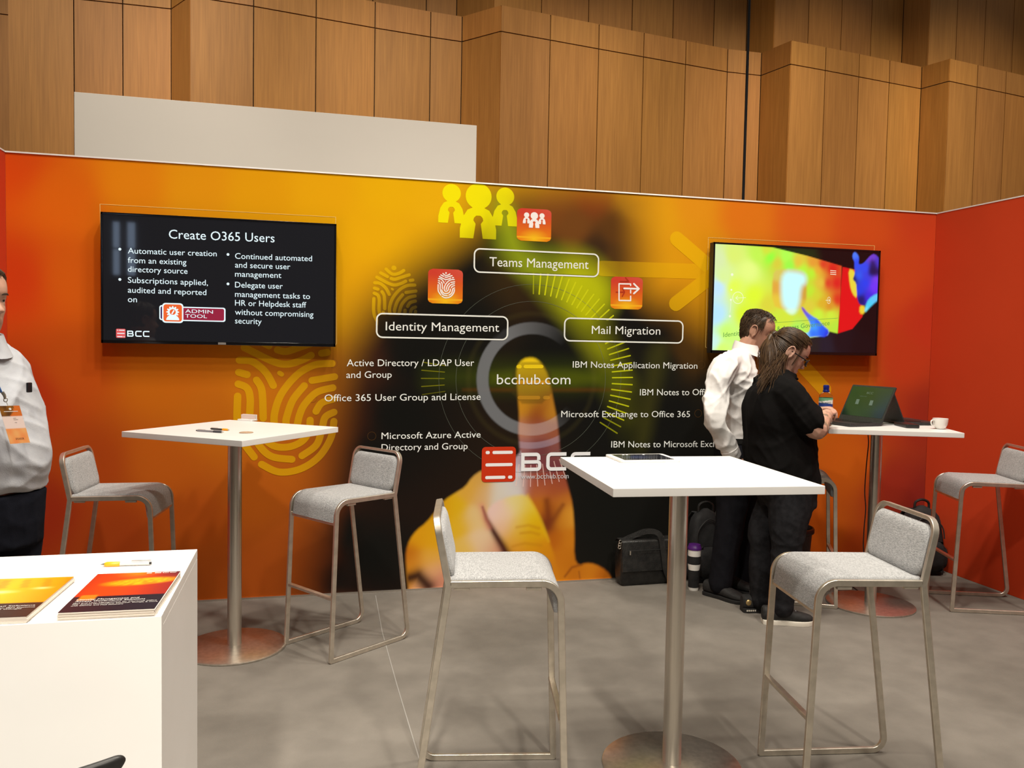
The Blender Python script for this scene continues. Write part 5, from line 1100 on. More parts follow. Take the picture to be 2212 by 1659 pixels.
def hand(mb, wrist, d, palm_n, thumb_side, curl=.5, s=1., spread=.10):
    """wrist point, finger direction, palm facing palm_n, thumb on +1/-1 side; five separate bent fingers"""
    d = Vector(d).normalized(); n = Vector(palm_n); n = (n-d*n.dot(d)).normalized(); b_ = d.cross(n)*thumb_side; W_ = Vector(wrist)
    RR = []
    for t, hw, ht in ((-.012, .024, .019), (.02, .029, .0165), (.05, .037, .0155), (.078, .040, .0135), (.092, .038, .011)):
        RR.append([W_+d*t*s+b_*(hw*s*math.cos(2*PI*i/16))+n*(ht*s*math.sin(2*PI*i/16)) for i in range(16)])
    mb.rings(RR)
    for k, (off, L, r_) in enumerate(((.029, .072, .0083), (.0100, .080, .0086), (-.0095, .074, .0083), (-.028, .058, .0073))):
        p = W_+d*(.084-abs(off-.01)*.25)*s+b_*off*s; dirv = (d+b_*off*spread*30*.1).normalized(); pts = [p-dirv*.02*s, p]; c = curl*(1+.12*k)
        for seg, fr in ((.46, .5), (.31, .9), (.23, .6)):
            dirv = (Matrix.Rotation(c*fr, 3, dirv.cross(n).normalized()) @ dirv).normalized(); p = p+dirv*L*seg*s; pts.append(p)
        limb(mb, pts, [r_*s, r_*1.02*s, r_*.97*s, r_*.92*s, r_*.8*s], 9)
    p = W_+d*.022*s+b_*.026*s; tv = (d*.75+b_*.62+n*.35).normalized(); pts = [p-tv*.01*s, p+tv*.034*s]
    tv = (tv+d*.45*curl+n*.5*curl-b_*.3*curl).normalized(); pts.append(pts[-1]+tv*.031*s); tv = (tv+d*.3+n*.25*curl-b_*.25*curl).normalized(); pts.append(pts[-1]+tv*.024*s)
    limb(mb, pts, [.0135*s, .0115*s, .0098*s, .0078*s], 10)
def shoe(heel, toe, parent, m_up, m_sole, L=.29, w_=.05, sole=.022, high=.075, acc=None, lace=True):
    h = Vector(heel); t = Vector(toe); d = (t-h); d.z = 0; d.normalize(); l = Vector((-d.y, d.x, 0)); RS = []; RU = []
    prof = ((0, .60, 1.0), (.03, .78, 1.0), (.12, .86, 1.), (.30, .80, 1.), (.45, .82, .98), (.62, .98, .72), (.76, 1.0, .56), (.88, .86, .47), (.96, .58, .38), (1.0, .25, .26))
    for u, wf, hh in prof:
        c = h+d*(L*u); RS.append([Vector((0, 0, z))+c+l*(x*w_*wf*1.06) for x, z in ((-1, .0), (1, .0), (1.02, sole*.6), (1, sole), (-1, sole), (-1.02, sole*.6))])
        top = sole+(high)*hh*(1 if u > .02 else .9); n = 16
        RU.append([c+l*(w_*wf*math.copysign(abs(math.cos(2*PI*i/n))**.8, math.cos(2*PI*i/n)))+Vector((0, 0, sole*.7+(top-sole*.7)*(.5+.5*math.copysign(abs(math.sin(2*PI*i/n))**.8, math.sin(2*PI*i/n))))) for i in range(n)])
    root = bpy.data.objects.new('shoe', None); COL.objects.link(root); root.parent = parent; root.location = -parent.location
    up_ = MB().rings(RU).build('upper', m_up, root); MB().rings(RS).build('sole', m_sole, root, bevel=.002)
    if lace:
        lc = MB()
        for u in (.46, .53, .60, .66): 
            z = sole+high*np.interp(u, [q[0] for q in prof], [q[2] for q in prof]); c = h+d*(L*u)+Vector((0, 0, z+.001)); lc.tube([c-l*w_*.42-Vector((0, 0, .010)), c, c+l*w_*.42-Vector((0, 0, .010))], .0024, 6)
        lc.build('laces', acc or m_up, root)
    return root

skin1 = mat('skin', attr='Col', rough=.5, spec=.35); bsdf(skin1).inputs['Subsurface Weight'].default_value = .08; bsdf(skin1).inputs['Subsurface Radius'].default_value = (.02, .008, .004)
def skin_col(base, red=None, tattoo=None, beard=None):
    def g(V):
        c = np.zeros((len(V), 3))+np.array(base); nz = np.sin(V@np.array((61., 37., 53.)))*np.sin(V@np.array((-43., 71., 29.))); c *= (1+.06*nz)[:, None]
        for f in (red, tattoo, beard):
            if f is not None: m_, k = f(V); c = c*(1-m_[:, None])+np.array(k)*m_[:, None]
        return np.clip(c, 0, 1)
    return g
def cloth(name, col, rough=.85, c2=None, bs=260, sheen=0.):
    m = mat(name, col, rough, spec=.25 if max(col) > .1 else .08, sheen=sheen); c2 = c2 or tuple(v*1.15 for v in col)
    return noise_mix(m, col, c2, 30, 4, bump=.12, bscale=bs)
white_shirt = cloth('white_cotton', (.80, .785, .775), .75, (.83, .815, .80)); pale_shirt = cloth('pale_blue_cotton', (.50, .52, .57), .6, (.54, .56, .60))
black_tee = cloth('black_cotton', (.0065, .006, .006), .95); dark_trs = cloth('dark_wool', (.010, .010, .013), .9); black_jean = cloth('black_denim', (.013, .013, .015), .9, (.022, .022, .025)); navy_trs = cloth('navy_wool', (.010, .011, .017), .9)
hair_b = noise_mix(mat('brown_hair', (.06, .032, .014), .5, aniso=.4), (.040, .021, .010), (.105, .058, .026), 60, 4, (1, 1, .2)); hair_d = noise_mix(mat('dark_brown_hair', (.05, .03, .015), .55), (.030, .018, .010), (.085, .050, .026), 60, 4)
shoe_blk = noise_mix(mat('black_suede', (.012, .011, .011), .8), (.009, .009, .009), (.017, .016, .016), 60); rub = mat('black_rubber', (.010, .010, .010), .7); whiter = mat('white_rubber', (.66, .62, .54), .6)

# ---------------------------------------------------------------- person in the white shirt (stands behind the other's shoulder)
def pt(px, py, Y): return at(px, py, Y)
mw = thing('person', (3.98, -.44, 0), 0, 'person in a white shirt and dark trousers, head bowed, behind the person in black', 'person')
yb = R(-33); f_, l_ = basis(yb)
HM = head_frame(pt(1634, 716, -.46), R(-36), R(20), 0, 1.03)
hc = HM.translation
rows = [(pt(1592, 1010, -.43), .165, .115, .120), (pt(1590, 960, -.43), .170, .115, .115), (pt(1592, 905, -.43), .172, .125, .115), (pt(1592, 850, -.43), .190, .135, .125), (pt(1590, 805, -.44), .195, .115, .120), (pt(1594, 778, -.44), .165, .085, .095), (pt(1602, 758, -.45), .085, .062, .07)]
sh = MB(); torso(sh, [(c, a+.012, b_+.012, d+.012) for c, a, b_, d in rows[1:]], yb)
sh_r = pt(1560, 802, -.61); elb = pt(1543, 906, -.690); wr = pt(1583, 985, -.665)
limb(sh, [rows[5][0]-l_*.07, sh_r, (sh_r+elb)/2+Vector((-.012, 0, .0)), elb, (elb+wr)/2, wr+(wr-elb)*.0], [.078, .080, .074, .066, .055, .047])
limb(sh, [wr-(wr-elb)*.16, wr+(wr-elb)*.02], [.050, .0465])
sh_l = rows[4][0]+l_*.185; elb2 = sh_l+Vector((.07, .05, -.27)); wr2 = elb2+Vector((.22, -.06, .06))
limb(sh, [rows[5][0]+l_*.07, sh_l, elb2, wr2], [.075, .08, .066, .046])
shirt = fuse(sh, 'shirt', white_shirt, mw, .0075, 5, .5, lambda V: wrinkle(V, .0105, 3)-.002)
col_ = MB(); nb = pt(1609, 754, -.455); RRc = []
for k, (dz, rr_, ff) in enumerate(((-.02, .074, .0), (.010, .067, .004), (.028, .065, .008), (.032, .070, .009), (.006, .081, .010), (-.022, .092, .014))):
    RRc.append([nb+Vector((0, 0, dz+.022*max(0, -math.cos(a))-(.035 if k > 3 else .012)*max(0, math.cos(a))))+f_*(math.cos(a)*rr_+ff)+l_*math.sin(a)*rr_*.95 for a in np.linspace(0, 2*PI, 29)[:-1]])
col_.rings(RRc, cap=False); rel(col_.build('collar', white_shirt, mw), mw)
cf = MB(); cf.tube([wr-(wr-elb)*.20, wr-(wr-elb)*.10, wr+(wr-elb)*.02, wr+(wr-elb)*.03], [.0545, .053, .050, .046], 22); rel(cf.build('cuff', white_shirt, mw), mw)
for t_, sd in ((.05, 1),):
    b = MB().ellipsoid(wr-(wr-elb)*.05-l_*.05, (.005, .005, .005)); rel(b.build('button', china, mw), mw)
# body
bd = MB(); head(bd, HM)
limb(bd, [hc+Vector((-.035, 0, -.055)), pt(1608, 762, -.45), pt(1596, 800, -.44)], [.058, .060, .07])
torso(bd, [(c, a*.86, b_*.82, d*.82) for c, a, b_, d in rows], yb)
limb(bd, [sh_r+l_*.03, (sh_r+elb)/2+Vector((-.012, 0, .0)), elb, (elb+wr)/2, wr], [.045, .040, .034, .032, .027]); hd = (wr-elb).normalized(); hand(bd, wr+hd*.025, hd+Vector((.15, 0, -.2)), (.3, .9, 0), 1, .55)
limb(bd, [sh_l-l_*.03, elb2, wr2], [.045, .036, .027]); hd2 = (wr2-elb2).normalized(); hand(bd, wr2+hd2*.02, hd2, (0, -.3, -1), -1, .5)
hipR, kneR, ankR = pt(1588, 1000, -.525), pt(1577, 1130, -.525), pt(1557, 1256, -.47); hipL, kneL, ankL = pt(1600, 1000, -.345), pt(1610, 1130, -.345), pt(1610, 1248, -.335)
for a, b_, c in ((hipR, kneR, ankR), (hipL, kneL, ankL)): limb(bd, [a, b_, c], [.075, .05, .036])
fuse(bd, 'body', skin1, mw, .0042, 2, .4, None, skin_col((.50, .27, .185), red=lambda V: (np.clip(1-np.linalg.norm(V-np.array(HM @ Vector((.08, 0, .05))), axis=1)/.06, 0, 1)*.4, (.55, .28, .20))))
eyes(HM, mw)
tr = MB(); torso(tr, [(c, a+.016, b_+.016, d+.016) for c, a, b_, d in rows[:2]]+[(rows[1][0]+Vector((0, 0, .035)), .180, .128, .128)], yb)
for a, b_, c in ((hipR, kneR, ankR), (hipL, kneL, ankL)): limb(tr, [a+Vector((0, 0, .04)), a+Vector((0, 0, -.08)), b_, (b_+c)/2, c+Vector((0, 0, -.012))], [.108, .112, .088, .080, .074])
fuse(tr, 'trousers', dark_trs, mw, .008, 5, .5, lambda V: wrinkle(V, .0030, 5))
bl = MB(); RRb = [[rows[1][0]+Vector((0, 0, .022+dz))+f_*(math.cos(a)*(.135+e))+l_*(math.sin(a)*(.184+e)) for a in np.linspace(0, 2*PI, 41)[:-1]] for dz, e in ((0, 0), (0, .006), (.032, .006), (.032, 0))]
bl.rings(RRb, cap=False, closed=True); rel(bl.build('belt', leather, mw), mw)
# hair: receding at the temples, wispy on top
hb = MB()
def ins_m(a, e):
    a = (a+PI) % (2*PI)-PI; x = abs(a)
    if x < R(30): return e > R(52)
    if x < R(62): return e > R(58)-0*x
    if x < R(82): return e > R(4)
    if x < R(112): return e > R(-2) if x < R(92) else e > R(14)
    return e > R(-42)
hair_cap(hb, HM, ins_m, lambda a, e: .007+.002*math.sin(7*a)*math.cos(5*e))
r2_ = np.random.default_rng(11)
for _ in range(1100):
    a = r2_.uniform(-PI, PI); e = R(r2_.uniform(-40, 88))
    if not ins_m(a, e) or (R(66) < abs(a) < R(122) and e < R(20)): continue
    p0 = head_pt(a, e, .004); da, de = (-.10 if a < 0 else .10)+r2_.normal()*.12, -R(10)+r2_.normal()*.05
    if e > R(40): p = [head_pt(a+r2_.normal()*.08+k*.16*(1 if a > 0 else -1), e-k*R(7), .006+.010*math.sin(k*1.2)) for k in range(4)]
    else: p = [head_pt(a+k*da*.5, e+k*de, .006+.0035*k) for k in range(4)]
    hb.tube([HM @ q for q in p], [.0013, .0013, .0011, .0005], 4)
rel(hb.build('hair', hair_d, mw, smooth=True), mw)
# tie / lanyard in front of the chest
tie = MB(); bl_ = cloth('blue_ribbon', (.02, .06, .20), .6)
T0 = nb+f_*.085+Vector((0, 0, -.005)); tie.sweep(smooth_path([T0, T0+f_*.035+Vector((0, 0, -.08)), T0+f_*.052+Vector((0, 0, -.22)), T0+f_*.040+Vector((0, 0, -.36))]), [(-.003, -.014), (.003, -.014), (.003, .014), (-.003, .014)], f_)
rel(tie.build('lanyard', bl_, mw), mw)
for hl, to in (((3.985, -.385, 0), (4.115, -.63, 0)), ((4.115, -.275, 0), (4.27, -.47, 0))): shoe(hl, to, mw, shoe_blk, rub, L=.285, w_=.047, high=.07)

# ---------------------------------------------------------------- person in the black t-shirt
wm = thing('person', (4.16, -.90, 0), 0, 'person in a black t-shirt and jeans with a brown ponytail, at the laptop', 'person')
yw = R(-14); f_, l_ = basis(yw)
HW_ = head_frame(pt(1704, 762, -.93), R(-22), R(30), 0, 1.02); hc = HW_.translation
rows = [(pt(1700, 1090, -.90), .190, .155, .150), (pt(1692, 1035, -.90), .215, .185, .185), (pt(1682, 985, -.90), .215, .190, .175), (pt(1679, 935, -.90), .205, .190, .170), (pt(1675, 885, -.91), .205, .170, .165), (pt(1674, 848, -.91), .185, .115, .140), (pt(1681, 824, -.92), .140, .075, .095), (pt(1691, 808, -.92), .075, .06, .065)]
ts = MB(); torso(ts, [(rows[1][0]+Vector((0, 0, -.02)), .222, .195, .192)]+[(c, a+.006, b_+.006, d+.006) for c, a, b_, d in rows[1:]], yw)
sR = rows[5][0]-l_*.165+Vector((.02, 0, -.005)); eR = pt(1762, 927, -1.15); wR = pt(1786, 896, -1.03)
sL = rows[5][0]+l_*.165+Vector((.015, 0, 0)); eL = pt(1752, 922, -.66); wL = pt(1762, 889, -.82)
hem = sR+(eR-sR)*.72; hemL = sL+(eL-sL)*.86
limb(ts, [rows[6][0]-l_*.06, sR, (sR+hem)/2, hem], [.07, .092, .088, .090]); limb(ts, [rows[6][0]+l_*.06, sL, (sL+hemL)/2, hemL], [.07, .092, .086, .086])
fuse(ts, 't_shirt', black_tee, wm, .0085, 6, .5, lambda V: wrinkle(V, .0075, 8))
nk = MB().tube([pt(1690, 812, -.92)+f_*math.cos(a)*.078+l_*math.sin(a)*.082+Vector((0, 0, -.020*math.cos(a)+.004)) for a in np.linspace(0, 2*PI, 33)[:-1]], .0075, 8, closed=True); rel(nk.build('neckband', black_tee, wm), wm)
bd = MB(); head(bd, HW_)
limb(bd, [hc+Vector((-.045, 0, -.045)), pt(1692, 812, -.92), pt(1688, 850, -.91)], [.054, .056, .07]); torso(bd, [(c, a*.88, b_*.84, d*.84) for c, a, b_, d in rows], yw)
limb(bd, [sR+l_*.03, (sR+eR)/2, eR, eR+(wR-eR)*.35, wR], [.066, .066, .056, .052, .033]); limb(bd, [sL-l_*.03, (sL+eL)/2, eL, eL+(wL-eL)*.35, wL], [.066, .066, .054, .050, .033])
dR = (wR-eR).normalized(); hand(bd, wR+dR*.012, dR*.5+Vector((.45, .5, -.05)), (.12, .25, -1), 1, 1.15, .93)
dL = (wL-eL).normalized(); hand(bd, wL+dL*.02, dL*.5+Vector((.6, -.35, -.1)), (.1, -.3, -1), -1, .75, .96)
hR, kR, aR = pt(1708, 1050, -1.00), pt(1700, 1180, -1.01), pt(1690, 1306, -.985); hL, kL, aL = pt(1682, 1050, -.80), pt(1650, 1180, -.79), pt(1642, 1290, -.775)
for a, b_, c in ((hR, kR, aR), (hL, kL, aL)): limb(bd, [a, b_, c], [.09, .06, .04])
fa = np.array(eR+(wR-eR)*.35); fb = np.array(wR-eR); fb /= np.linalg.norm(fb)
def tattoo(V):
    d = V-fa; t = d@fb; m_ = np.exp(-(t/.10)**4)*(np.linalg.norm(d-t[:, None]*fb, axis=1) < .09)
    nz = np.sin(V@np.array((83., 41., 57.))+2*np.sin(V@np.array((31., -67., 45.))))+np.sin(V@np.array((-59., 97., 35.))+1.5*np.sin(V@np.array((77., 21., -51.))))
    return np.clip((nz-.15)*1.6, 0, 1)*m_*.72, (.14, .12, .085)
def tattoo2(V):
    d = V-fa; t = d@fb; m_ = np.exp(-(t/.09)**4)*(np.linalg.norm(d-t[:, None]*fb, axis=1) < .09); nz = np.sin(V@np.array((47., 91., -33.))+2.); return np.clip(nz-.3, 0, 1)*m_*.4, (.32, .30, .12)
fuse(bd, 'body', skin1, wm, .0042, 2, .4, None, skin_col((.60, .35, .26), tattoo=tattoo, red=tattoo2))
eyes(HW_, wm)
tr = MB(); torso(tr, [(c, a-.008, b_-.010, d-.008) for c, a, b_, d in rows[:2]]+[(rows[1][0]+Vector((0, 0, .06)), .19, .16, .155)], yw)
for a, b_, c, k in ((hR, kR, aR, 1.), (hL, kL, aL, .96)): limb(tr, [a+Vector((0, 0, .06)), a+Vector((0, 0, -.09)), b_+Vector((0, 0, .10)), b_, (b_*.55+c*.45), c+Vector((0, 0, .03)), c+Vector((0, 0, -.012))], [.122*k, .122*k, .100*k, .084*k, .080*k, .064*k, .064*k])
fuse(tr, 'jeans', black_jean, wm, .008, 5, .5, lambda V: wrinkle(V, .0030, 21)*(1+.8*np.exp(-((V[:, 2]-.45)/.1)**2)))
# hair drawn back into a ponytail
hb = MB()
def ins_w(a, e):
    a = (a+PI) % (2*PI)-PI; x = abs(a)
    if x < R(48): return e > R(40)
    if x < R(72): return e > R(24)
    if x < R(100): return e > R(8)
    return e > R(-34)
hair_cap(hb, HW_, ins_w, lambda a, e: .008+.001*math.sin(23*a))
kn_a, kn_e = PI, R(12); r3 = np.random.default_rng(5)
def slerp_path(a0, e0, n=8, off=.011):
    d0 = Vector((math.cos(e0)*math.cos(a0), math.cos(e0)*math.sin(a0), math.sin(e0))); d1 = Vector((-math.cos(kn_e), 0, math.sin(kn_e))); an = d0.angle(d1); P = []
    for k in range(n):
        t = k/(n-1); d = (d0*math.sin((1-t)*an)+d1*math.sin(t*an))/max(1e-4, math.sin(an)); d.normalize(); P.append(head_pt(math.atan2(d.y, d.x), math.asin(max(-1, min(1, d.z))), off+.004*math.sin(PI*t)))
    return P
for _ in range(900):
    side = r3.choice((-1, 1)); x = r3.uniform(0, 150)
    e0 = (44-.0*x if x < 48 else (28 if x < 72 else (10 if x < 100 else -32)))+r3.uniform(0, 34); a0 = side*R(min(x, 158)); P = slerp_path(a0, R(e0), 8, .009+r3.uniform(0, .006)); hb.tube([HW_ @ p for p in P], [.0008]+[.0013]*6+[.0010], 4)
kn = HW_ @ Vector((-.118, 0, .045)); hb.ellipsoid(kn, (.022, .024, .024), HW_.to_3x3())
end = pt(1656, 812, -.96)
limb(hb, [kn, kn+Vector((-.026, 0, -.022)), kn*.45+end*.55+Vector((-.017, 0, 0)), end], [.014, .017, .019, .010], 12)
for _ in range(620):
    s0 = kn+Vector(r3.normal(size=3)*.008); u, v = r3.normal(), r3.normal(); L = r3.uniform(.70, 1.12)
    e = kn+(end-kn)*L+Vector((u*.011, v*.018, 0)); m1 = kn+Vector((-.030+u*.008, v*.009, -.022+u*.006)); m2 = kn+(e-kn)*.55+Vector((-.020+u*.009, v*.015, 0)); w1 = Vector((.006*math.sin(_), .008*math.cos(_*1.7), 0))
    hb.tube(smooth_path([s0, m1, m2+w1, e-w1, e+Vector((.004*u, .004*v, -.02))], 4), [.0012]+[.0014]*14+[.0011, .0004], 4)
for _ in range(170):     # loose strands down the near side and over the shoulder
    a0 = -R(r3.uniform(95, 150)); p0 = head_pt(a0, R(r3.uniform(-34, -18)), .006); q = HW_ @ p0; e = pt(1662+r3.uniform(-30, 34), 832+r3.uniform(-18, 30), -1.0+r3.uniform(-.06, .05)); hb.tube(smooth_path([q, q*.6+e*.4+Vector((-.012, -.010, .0)), q*.25+e*.75+Vector((-.01, -.01, 0)), e], 4), [.0012]*12+[.0006], 4)
for sy in (-1, 1):
    for k in range(9): a0 = sy*R(62+r3.uniform(-4, 6)); P = [HW_ @ (head_pt(a0+sy*.02*j, R(22-11*j), .006+.002*j)+Vector((.002*j, 0, 0))) for j in range(7)]; hb.tube(P, [.0011]*6+[.0005], 4)
rel(hb.build('hair', hair_b, wm), wm)
b = MB(); b.tube([kn+HW_.to_3x3() @ Vector((.012, .019*math.cos(t), .019*math.sin(t))) for t in np.linspace(0, 2*PI, 19)[:-1]], .0045, 8, closed=True); rel(b.build('hair_band', mat('pale_band', (.55, .52, .50), .5), wm), wm)
gl = MB()
for sy in (-1, 1):
    gl.tube([HW_ @ Vector((.108-.010*math.cos(t)**2*(1 if math.cos(t) > 0 else .2), sy*(.034+.026*math.cos(t)), -.002+.019*math.sin(t))) for t in np.linspace(0, 2*PI, 25)[:-1]], .0030, 8, closed=True)
    gl.tube([HW_ @ Vector(p) for p in ((.100, sy*.060, .004), (.09, sy*.073, .005), (.04, sy*.079, .006), (-.004, sy*.080, .008), (-.018, sy*.078, -.012))], .0030, 8)
gl.tube([HW_ @ Vector(p) for p in ((.108, -.010, .0), (.113, 0, .003), (.108, .010, .0))], .0026, 8); rel(gl.build('glasses', mat('dark_frames', (.015, .014, .016), .25), wm), wm)
ly_ = MB().sweep([pt(1690, 814, -.92)+f_*math.cos(a)*.083+l_*math.sin(a)*.086+Vector((0, 0, .010-.05*max(0, math.cos(a)))) for a in np.linspace(R(40), R(320), 24)], [(-.0015, -.007), (.0015, -.007), (.0015, .007), (-.0015, .007)], f_); rel(ly_.build('lanyard', bl_, wm), wm)
gold = mat('gold_trim', (.50, .36, .16), .35, .7)
shoe((4.045, -.945, 0), (4.31, -1.03, 0), wm, shoe_blk, whiter, L=.275, w_=.046, sole=.026, high=.072, acc=mat('grey_lace', (.25, .25, .26), .7))
s2 = shoe((4.035, -.74, 0), (4.30, -.79, 0), wm, shoe_blk, rub, L=.275, w_=.046, sole=.026, high=.072, acc=mat('grey_lace', (.25, .25, .26), .7))
q_ = MB()
for k in range(5): q_.box((4.045+.02*k*0+.012*k, -.788-.001*k, .016), (.0075, .004, .008), R(-10))
q_.build('sole_inlay', whiter, s2); MB().ellipsoid((4.062, -.777, .060), (.022, .010, .020)).build('heel_patch', gold, s2)

# ---------------------------------------------------------------- person at the picture's left edge
ml = thing('person', (.36, -1.60, 0), 0, 'person in a pale shirt with a name badge, standing behind the white counter', 'person')
Yp = -1.60; yl = R(-34); f_, l_ = basis(yl)
HL = head_frame(pt(-48, 648, Yp), R(-30), R(2), 0, 1.04); hc = HL.translation
rows = [(pt(-34, 1180, Yp), .180, .150, .140), (pt(-34, 1110, Yp), .185, .165, .145), (pt(-36, 1060, Yp), .190, .170, .145), (pt(-30, 1010, Yp), .195, .195, .145), (pt(-28, 960, Yp), .195, .188, .145), (pt(-36, 880, Yp), .185, .158, .140), (pt(-42, 822, Yp), .175, .128, .130), (pt(-46, 778, Yp), .135, .095, .100), (pt(-50, 746, Yp), .085, .068, .07)]
sh = MB(); torso(sh, [(c, a+.006, b_+.006, d+.006) for c, a, b_, d in rows[2:]], yl)
for sg in (-1, 1):
    s0 = rows[6][0]+l_*(sg*.135)-f_*.02; e0 = s0-f_*.10+Vector((-.02, 0, -.28))+l_*(sg*.03); w0 = e0+f_*.02+Vector((0, 0, -.24)); limb(sh, [rows[7][0]+l_*(sg*.05), s0, e0, w0], [.075, .080, .064, .05])
fuse(sh, 'shirt', pale_shirt, ml, .0075, 4, .5, lambda V: wrinkle(V, .0090, 14))
cl = MB(); nb = pt(-46, 742, Yp); RRc = []
for k, (dz, rr_, ff) in enumerate(((-.02, .080, .0), (.015, .072, .004), (.038, .070, .008), (.042, .075, .009), (.010, .088, .010), (-.024, .102, .014))):
    RRc.append([nb+Vector((0, 0, dz+.016*max(0, -math.cos(a))-(.03 if k > 3 else .012)*max(0, math.cos(a))))+f_*(math.cos(a)*rr_+ff)+l_*math.sin(a)*rr_*.95 for a in np.linspace(0, 2*PI, 29)[:-1]])
cl.rings(RRc, cap=False); rel(cl.build('collar', pale_shirt, ml), ml)
bd = MB(); head(bd, HL); limb(bd, [hc+Vector((-.02, 0, -.06)), pt(-46, 752, Yp), pt(-42, 800, Yp)], [.062, .066, .08]); torso(bd, [(c, a*.88, b_*.86, d*.86) for c, a, b_, d in rows], yl)
for sg in (-1, 1):
    s0 = rows[6][0]+l_*(sg*.135)-f_*.02; e0 = s0-f_*.10+Vector((-.02, 0, -.28))+l_*(sg*.03); w0 = e0+f_*.02+Vector((0, 0, -.24)); limb(bd, [s0, e0, w0], [.055, .045, .032]); hand(bd, w0, (w0-e0).normalized(), -l_*sg, sg, .4)
LG = []
for sg in (-1, 1): a = rows[0][0]+l_*(sg*.10); a = Vector((a.x, a.y, .86)); LG.append((a, Vector((a.x, a.y, .48)), Vector((a.x-.01, a.y, .09))))
for a, b_, c in LG: limb(bd, [a, b_, c], [.09, .06, .04])
def stub(V):
    q = V-np.array(HL @ Vector((.07, 0, -.085))); loc = (np.array(HL.to_3x3().inverted()) @ q.T).T; return np.clip(1.5-np.sqrt((loc[:, 0]/.06)**2+(loc[:, 1]/.065)**2+(loc[:, 2]/.042)**2)*1.2, 0, 1)*.5, (.20, .11, .07)
fuse(bd, 'body', skin1, ml, .0045, 2, .4, None, skin_col((.58, .33, .24), beard=stub)); eyes(HL, ml)
tr = MB(); torso(tr, [(c, a+.012, b_+.010, d+.012) for c, a, b_, d in rows[:3]], yl)
for a, b_, c in LG: limb(tr, [a+Vector((0, 0, .1)), a+Vector((0, 0, -.1)), b_, c], [.115, .115, .088, .075])
fuse(tr, 'trousers', navy_trs, ml, .009, 4, .5, lambda V: wrinkle(V, .003, 31))
for a, b_, c in LG: shoe((c.x-.05, c.y+.03, 0), (c.x+.2, c.y-.14, 0), ml, shoe_blk, rub)
hb = MB()
def ins_l(a, e):
    a = (a+PI) % (2*PI)-PI; x = abs(a); return e > (R(44) if x < R(55) else (R(8) if x < R(96) else R(-40)))
hair_cap(hb, HL, ins_l, lambda a, e: .012+.003*math.sin(11*a)); r4 = np.random.default_rng(2)
for _ in range(700):
    a = r4.uniform(-PI, PI); e = R(r4.uniform(-38, 86))
    if ins_l(a, e): hb.tube([HL @ head_pt(a+.05*k, e-R(5)*k, .008+.004*math.sin(k)) for k in range(4)], [.0013, .0013, .0011, .0005], 4)
rel(hb.build('hair', hair_d, ml), ml)
# lanyard, clip and badge on the chest
Yc = -1.80
P = [pt(-22, 768, Yc+.06), pt(-14, 800, Yc+.02), pt(-4, 832, Yc), pt(3, 848, Yc)]
lyb = MB().sweep(smooth_path(P), [(-.0012, -.009), (.0012, -.009), (.0012, .009), (-.0012, .009)], -f_+Vector((0, -1, 0))); rel(lyb.build('lanyard', cloth('bright_blue_ribbon', (.01, .10, .36), .55), ml), ml)
ck = MB(); ck.tube([pt(5, 847, Yc-.002), pt(9, 853, Yc-.002), pt(12, 862, Yc-.002)], [.006, .0055, .004], 8); ck.tube([pt(12, 861, Yc-.002)+Vector((.006*math.cos(t), 0, .008*math.sin(t)-.004)) for t in np.linspace(0, 2*PI, 13)[:-1]], .0016, 6, closed=True); ck.tube([pt(13, 866, Yc-.002), pt(17, 876, Yc-.004)], .0012, 6); rel(ck.build('badge_clip', steel, ml), ml)
c4 = [pt(-3, 877, Yc-.008), pt(42, 876, Yc+.020), pt(65, 956, Yc+.012), pt(22, 959, Yc-.016)]
TL, TR_, BR, BL = c4; nrm = (TR_-TL).cross(BL-TL).normalized(); nrm = nrm if nrm.y < 0 else -nrm
def bq(u, v, k=1): return TL.lerp(TR_, u).lerp(BL.lerp(BR, u), v)+nrm*(.0005*k)
nu, nv = 18, 34; vv = []; cc = []
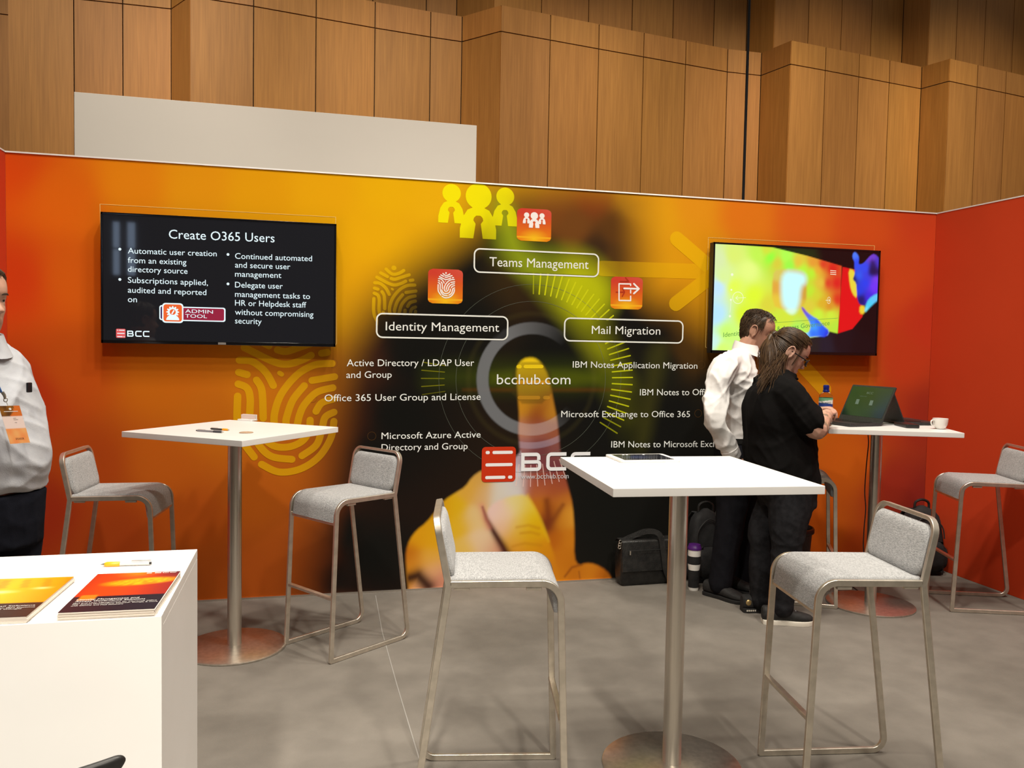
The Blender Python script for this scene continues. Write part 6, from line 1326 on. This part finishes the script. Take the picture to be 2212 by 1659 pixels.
for j in range(nv+1):
    for i in range(nu+1):
        u, v = i/nu, j/nv; k = math.sin(u*9+v*5)*math.sin(v*13-u*4); c = (238, 160+14*k, 96+12*k)
        if v < .275: c = (120+30*k, 76+20*k, 30) if u+v*.8 < .72+.1*k else (214, 112, 44)
        elif v < .59: c = (236, 214, 206)
        vv.append(bq(u, v)); cc.append(tuple(linA(np.clip(c, 0, 255))))
bg_ = MB().add(vv, [(j*(nu+1)+i, j*(nu+1)+i+1, (j+1)*(nu+1)+i+1, (j+1)*(nu+1)+i) for j in range(nv) for i in range(nu)], 0, cc)
k0 = len(bg_.v); bg_.add([bq(0, 0, 1), bq(1, 0, 1), bq(1, 1, 1), bq(0, 1, 1), bq(0, 0, -1.5), bq(1, 0, -1.5), bq(1, 1, -1.5), bq(0, 1, -1.5)], [(4, 5, 6, 7), (0, 1, 5, 4), (1, 2, 6, 5), (2, 3, 7, 6), (3, 0, 4, 7)], 0, (.7, .6, .55))
bo_ = rel(bg_.build('name_badge', mat('badge_print', attr='Col', rough=.3), ml, cols=True, smooth=False), ml)
tx = MB(); v_, f2 = text_mesh('SPONSOR'); v_ = (v_-v_.min(0))/(v_.max(0)-v_.min(0)); tx.add([bq(.34+.42*x, .905-.052*y, 2) for x, y in v_], f2); o = tx.build('badge_text', mat('badge_ink', (.20, .07, .03), .5), bo_, smooth=False)
tx = MB(); tx.add([bq(.50+.065*math.cos(t), .085+.030*math.sin(t), 2) for t in np.linspace(0, 2*PI, 19)[:-1]], [tuple(range(18))]); tx.add([bq(u, v, 2) for u, v in ((.16, .145), (.84, .145), (.84, .160), (.16, .160))], [(0, 1, 2, 3)]); tx.build('badge_emblem', white_print, bo_, smooth=False)
tx = MB()
for u0, u1, v in ((.52, .66, .325), (.52, .74, .365), (.54, .64, .44)): tx.add([bq(u, vv_, 2) for u, vv_ in ((u0, v), (u1, v), (u1, v+.012), (u0, v+.012))], [(0, 1, 2, 3)])
tx.build('badge_lines', mat('grey_ink', (.40, .33, .30), .5), bo_, smooth=False)
pk = MB(); a_, b_ = pt(60, 828, Yc+.10), pt(66, 846, Yc+.10); pk.box(tuple((a_+b_)/2), (.010, .020, .036), R(-30)); rel(pk.build('pocket_glasses', mat('dark_frames', (.015, .014, .016), .25), ml, bevel=.003), ml)
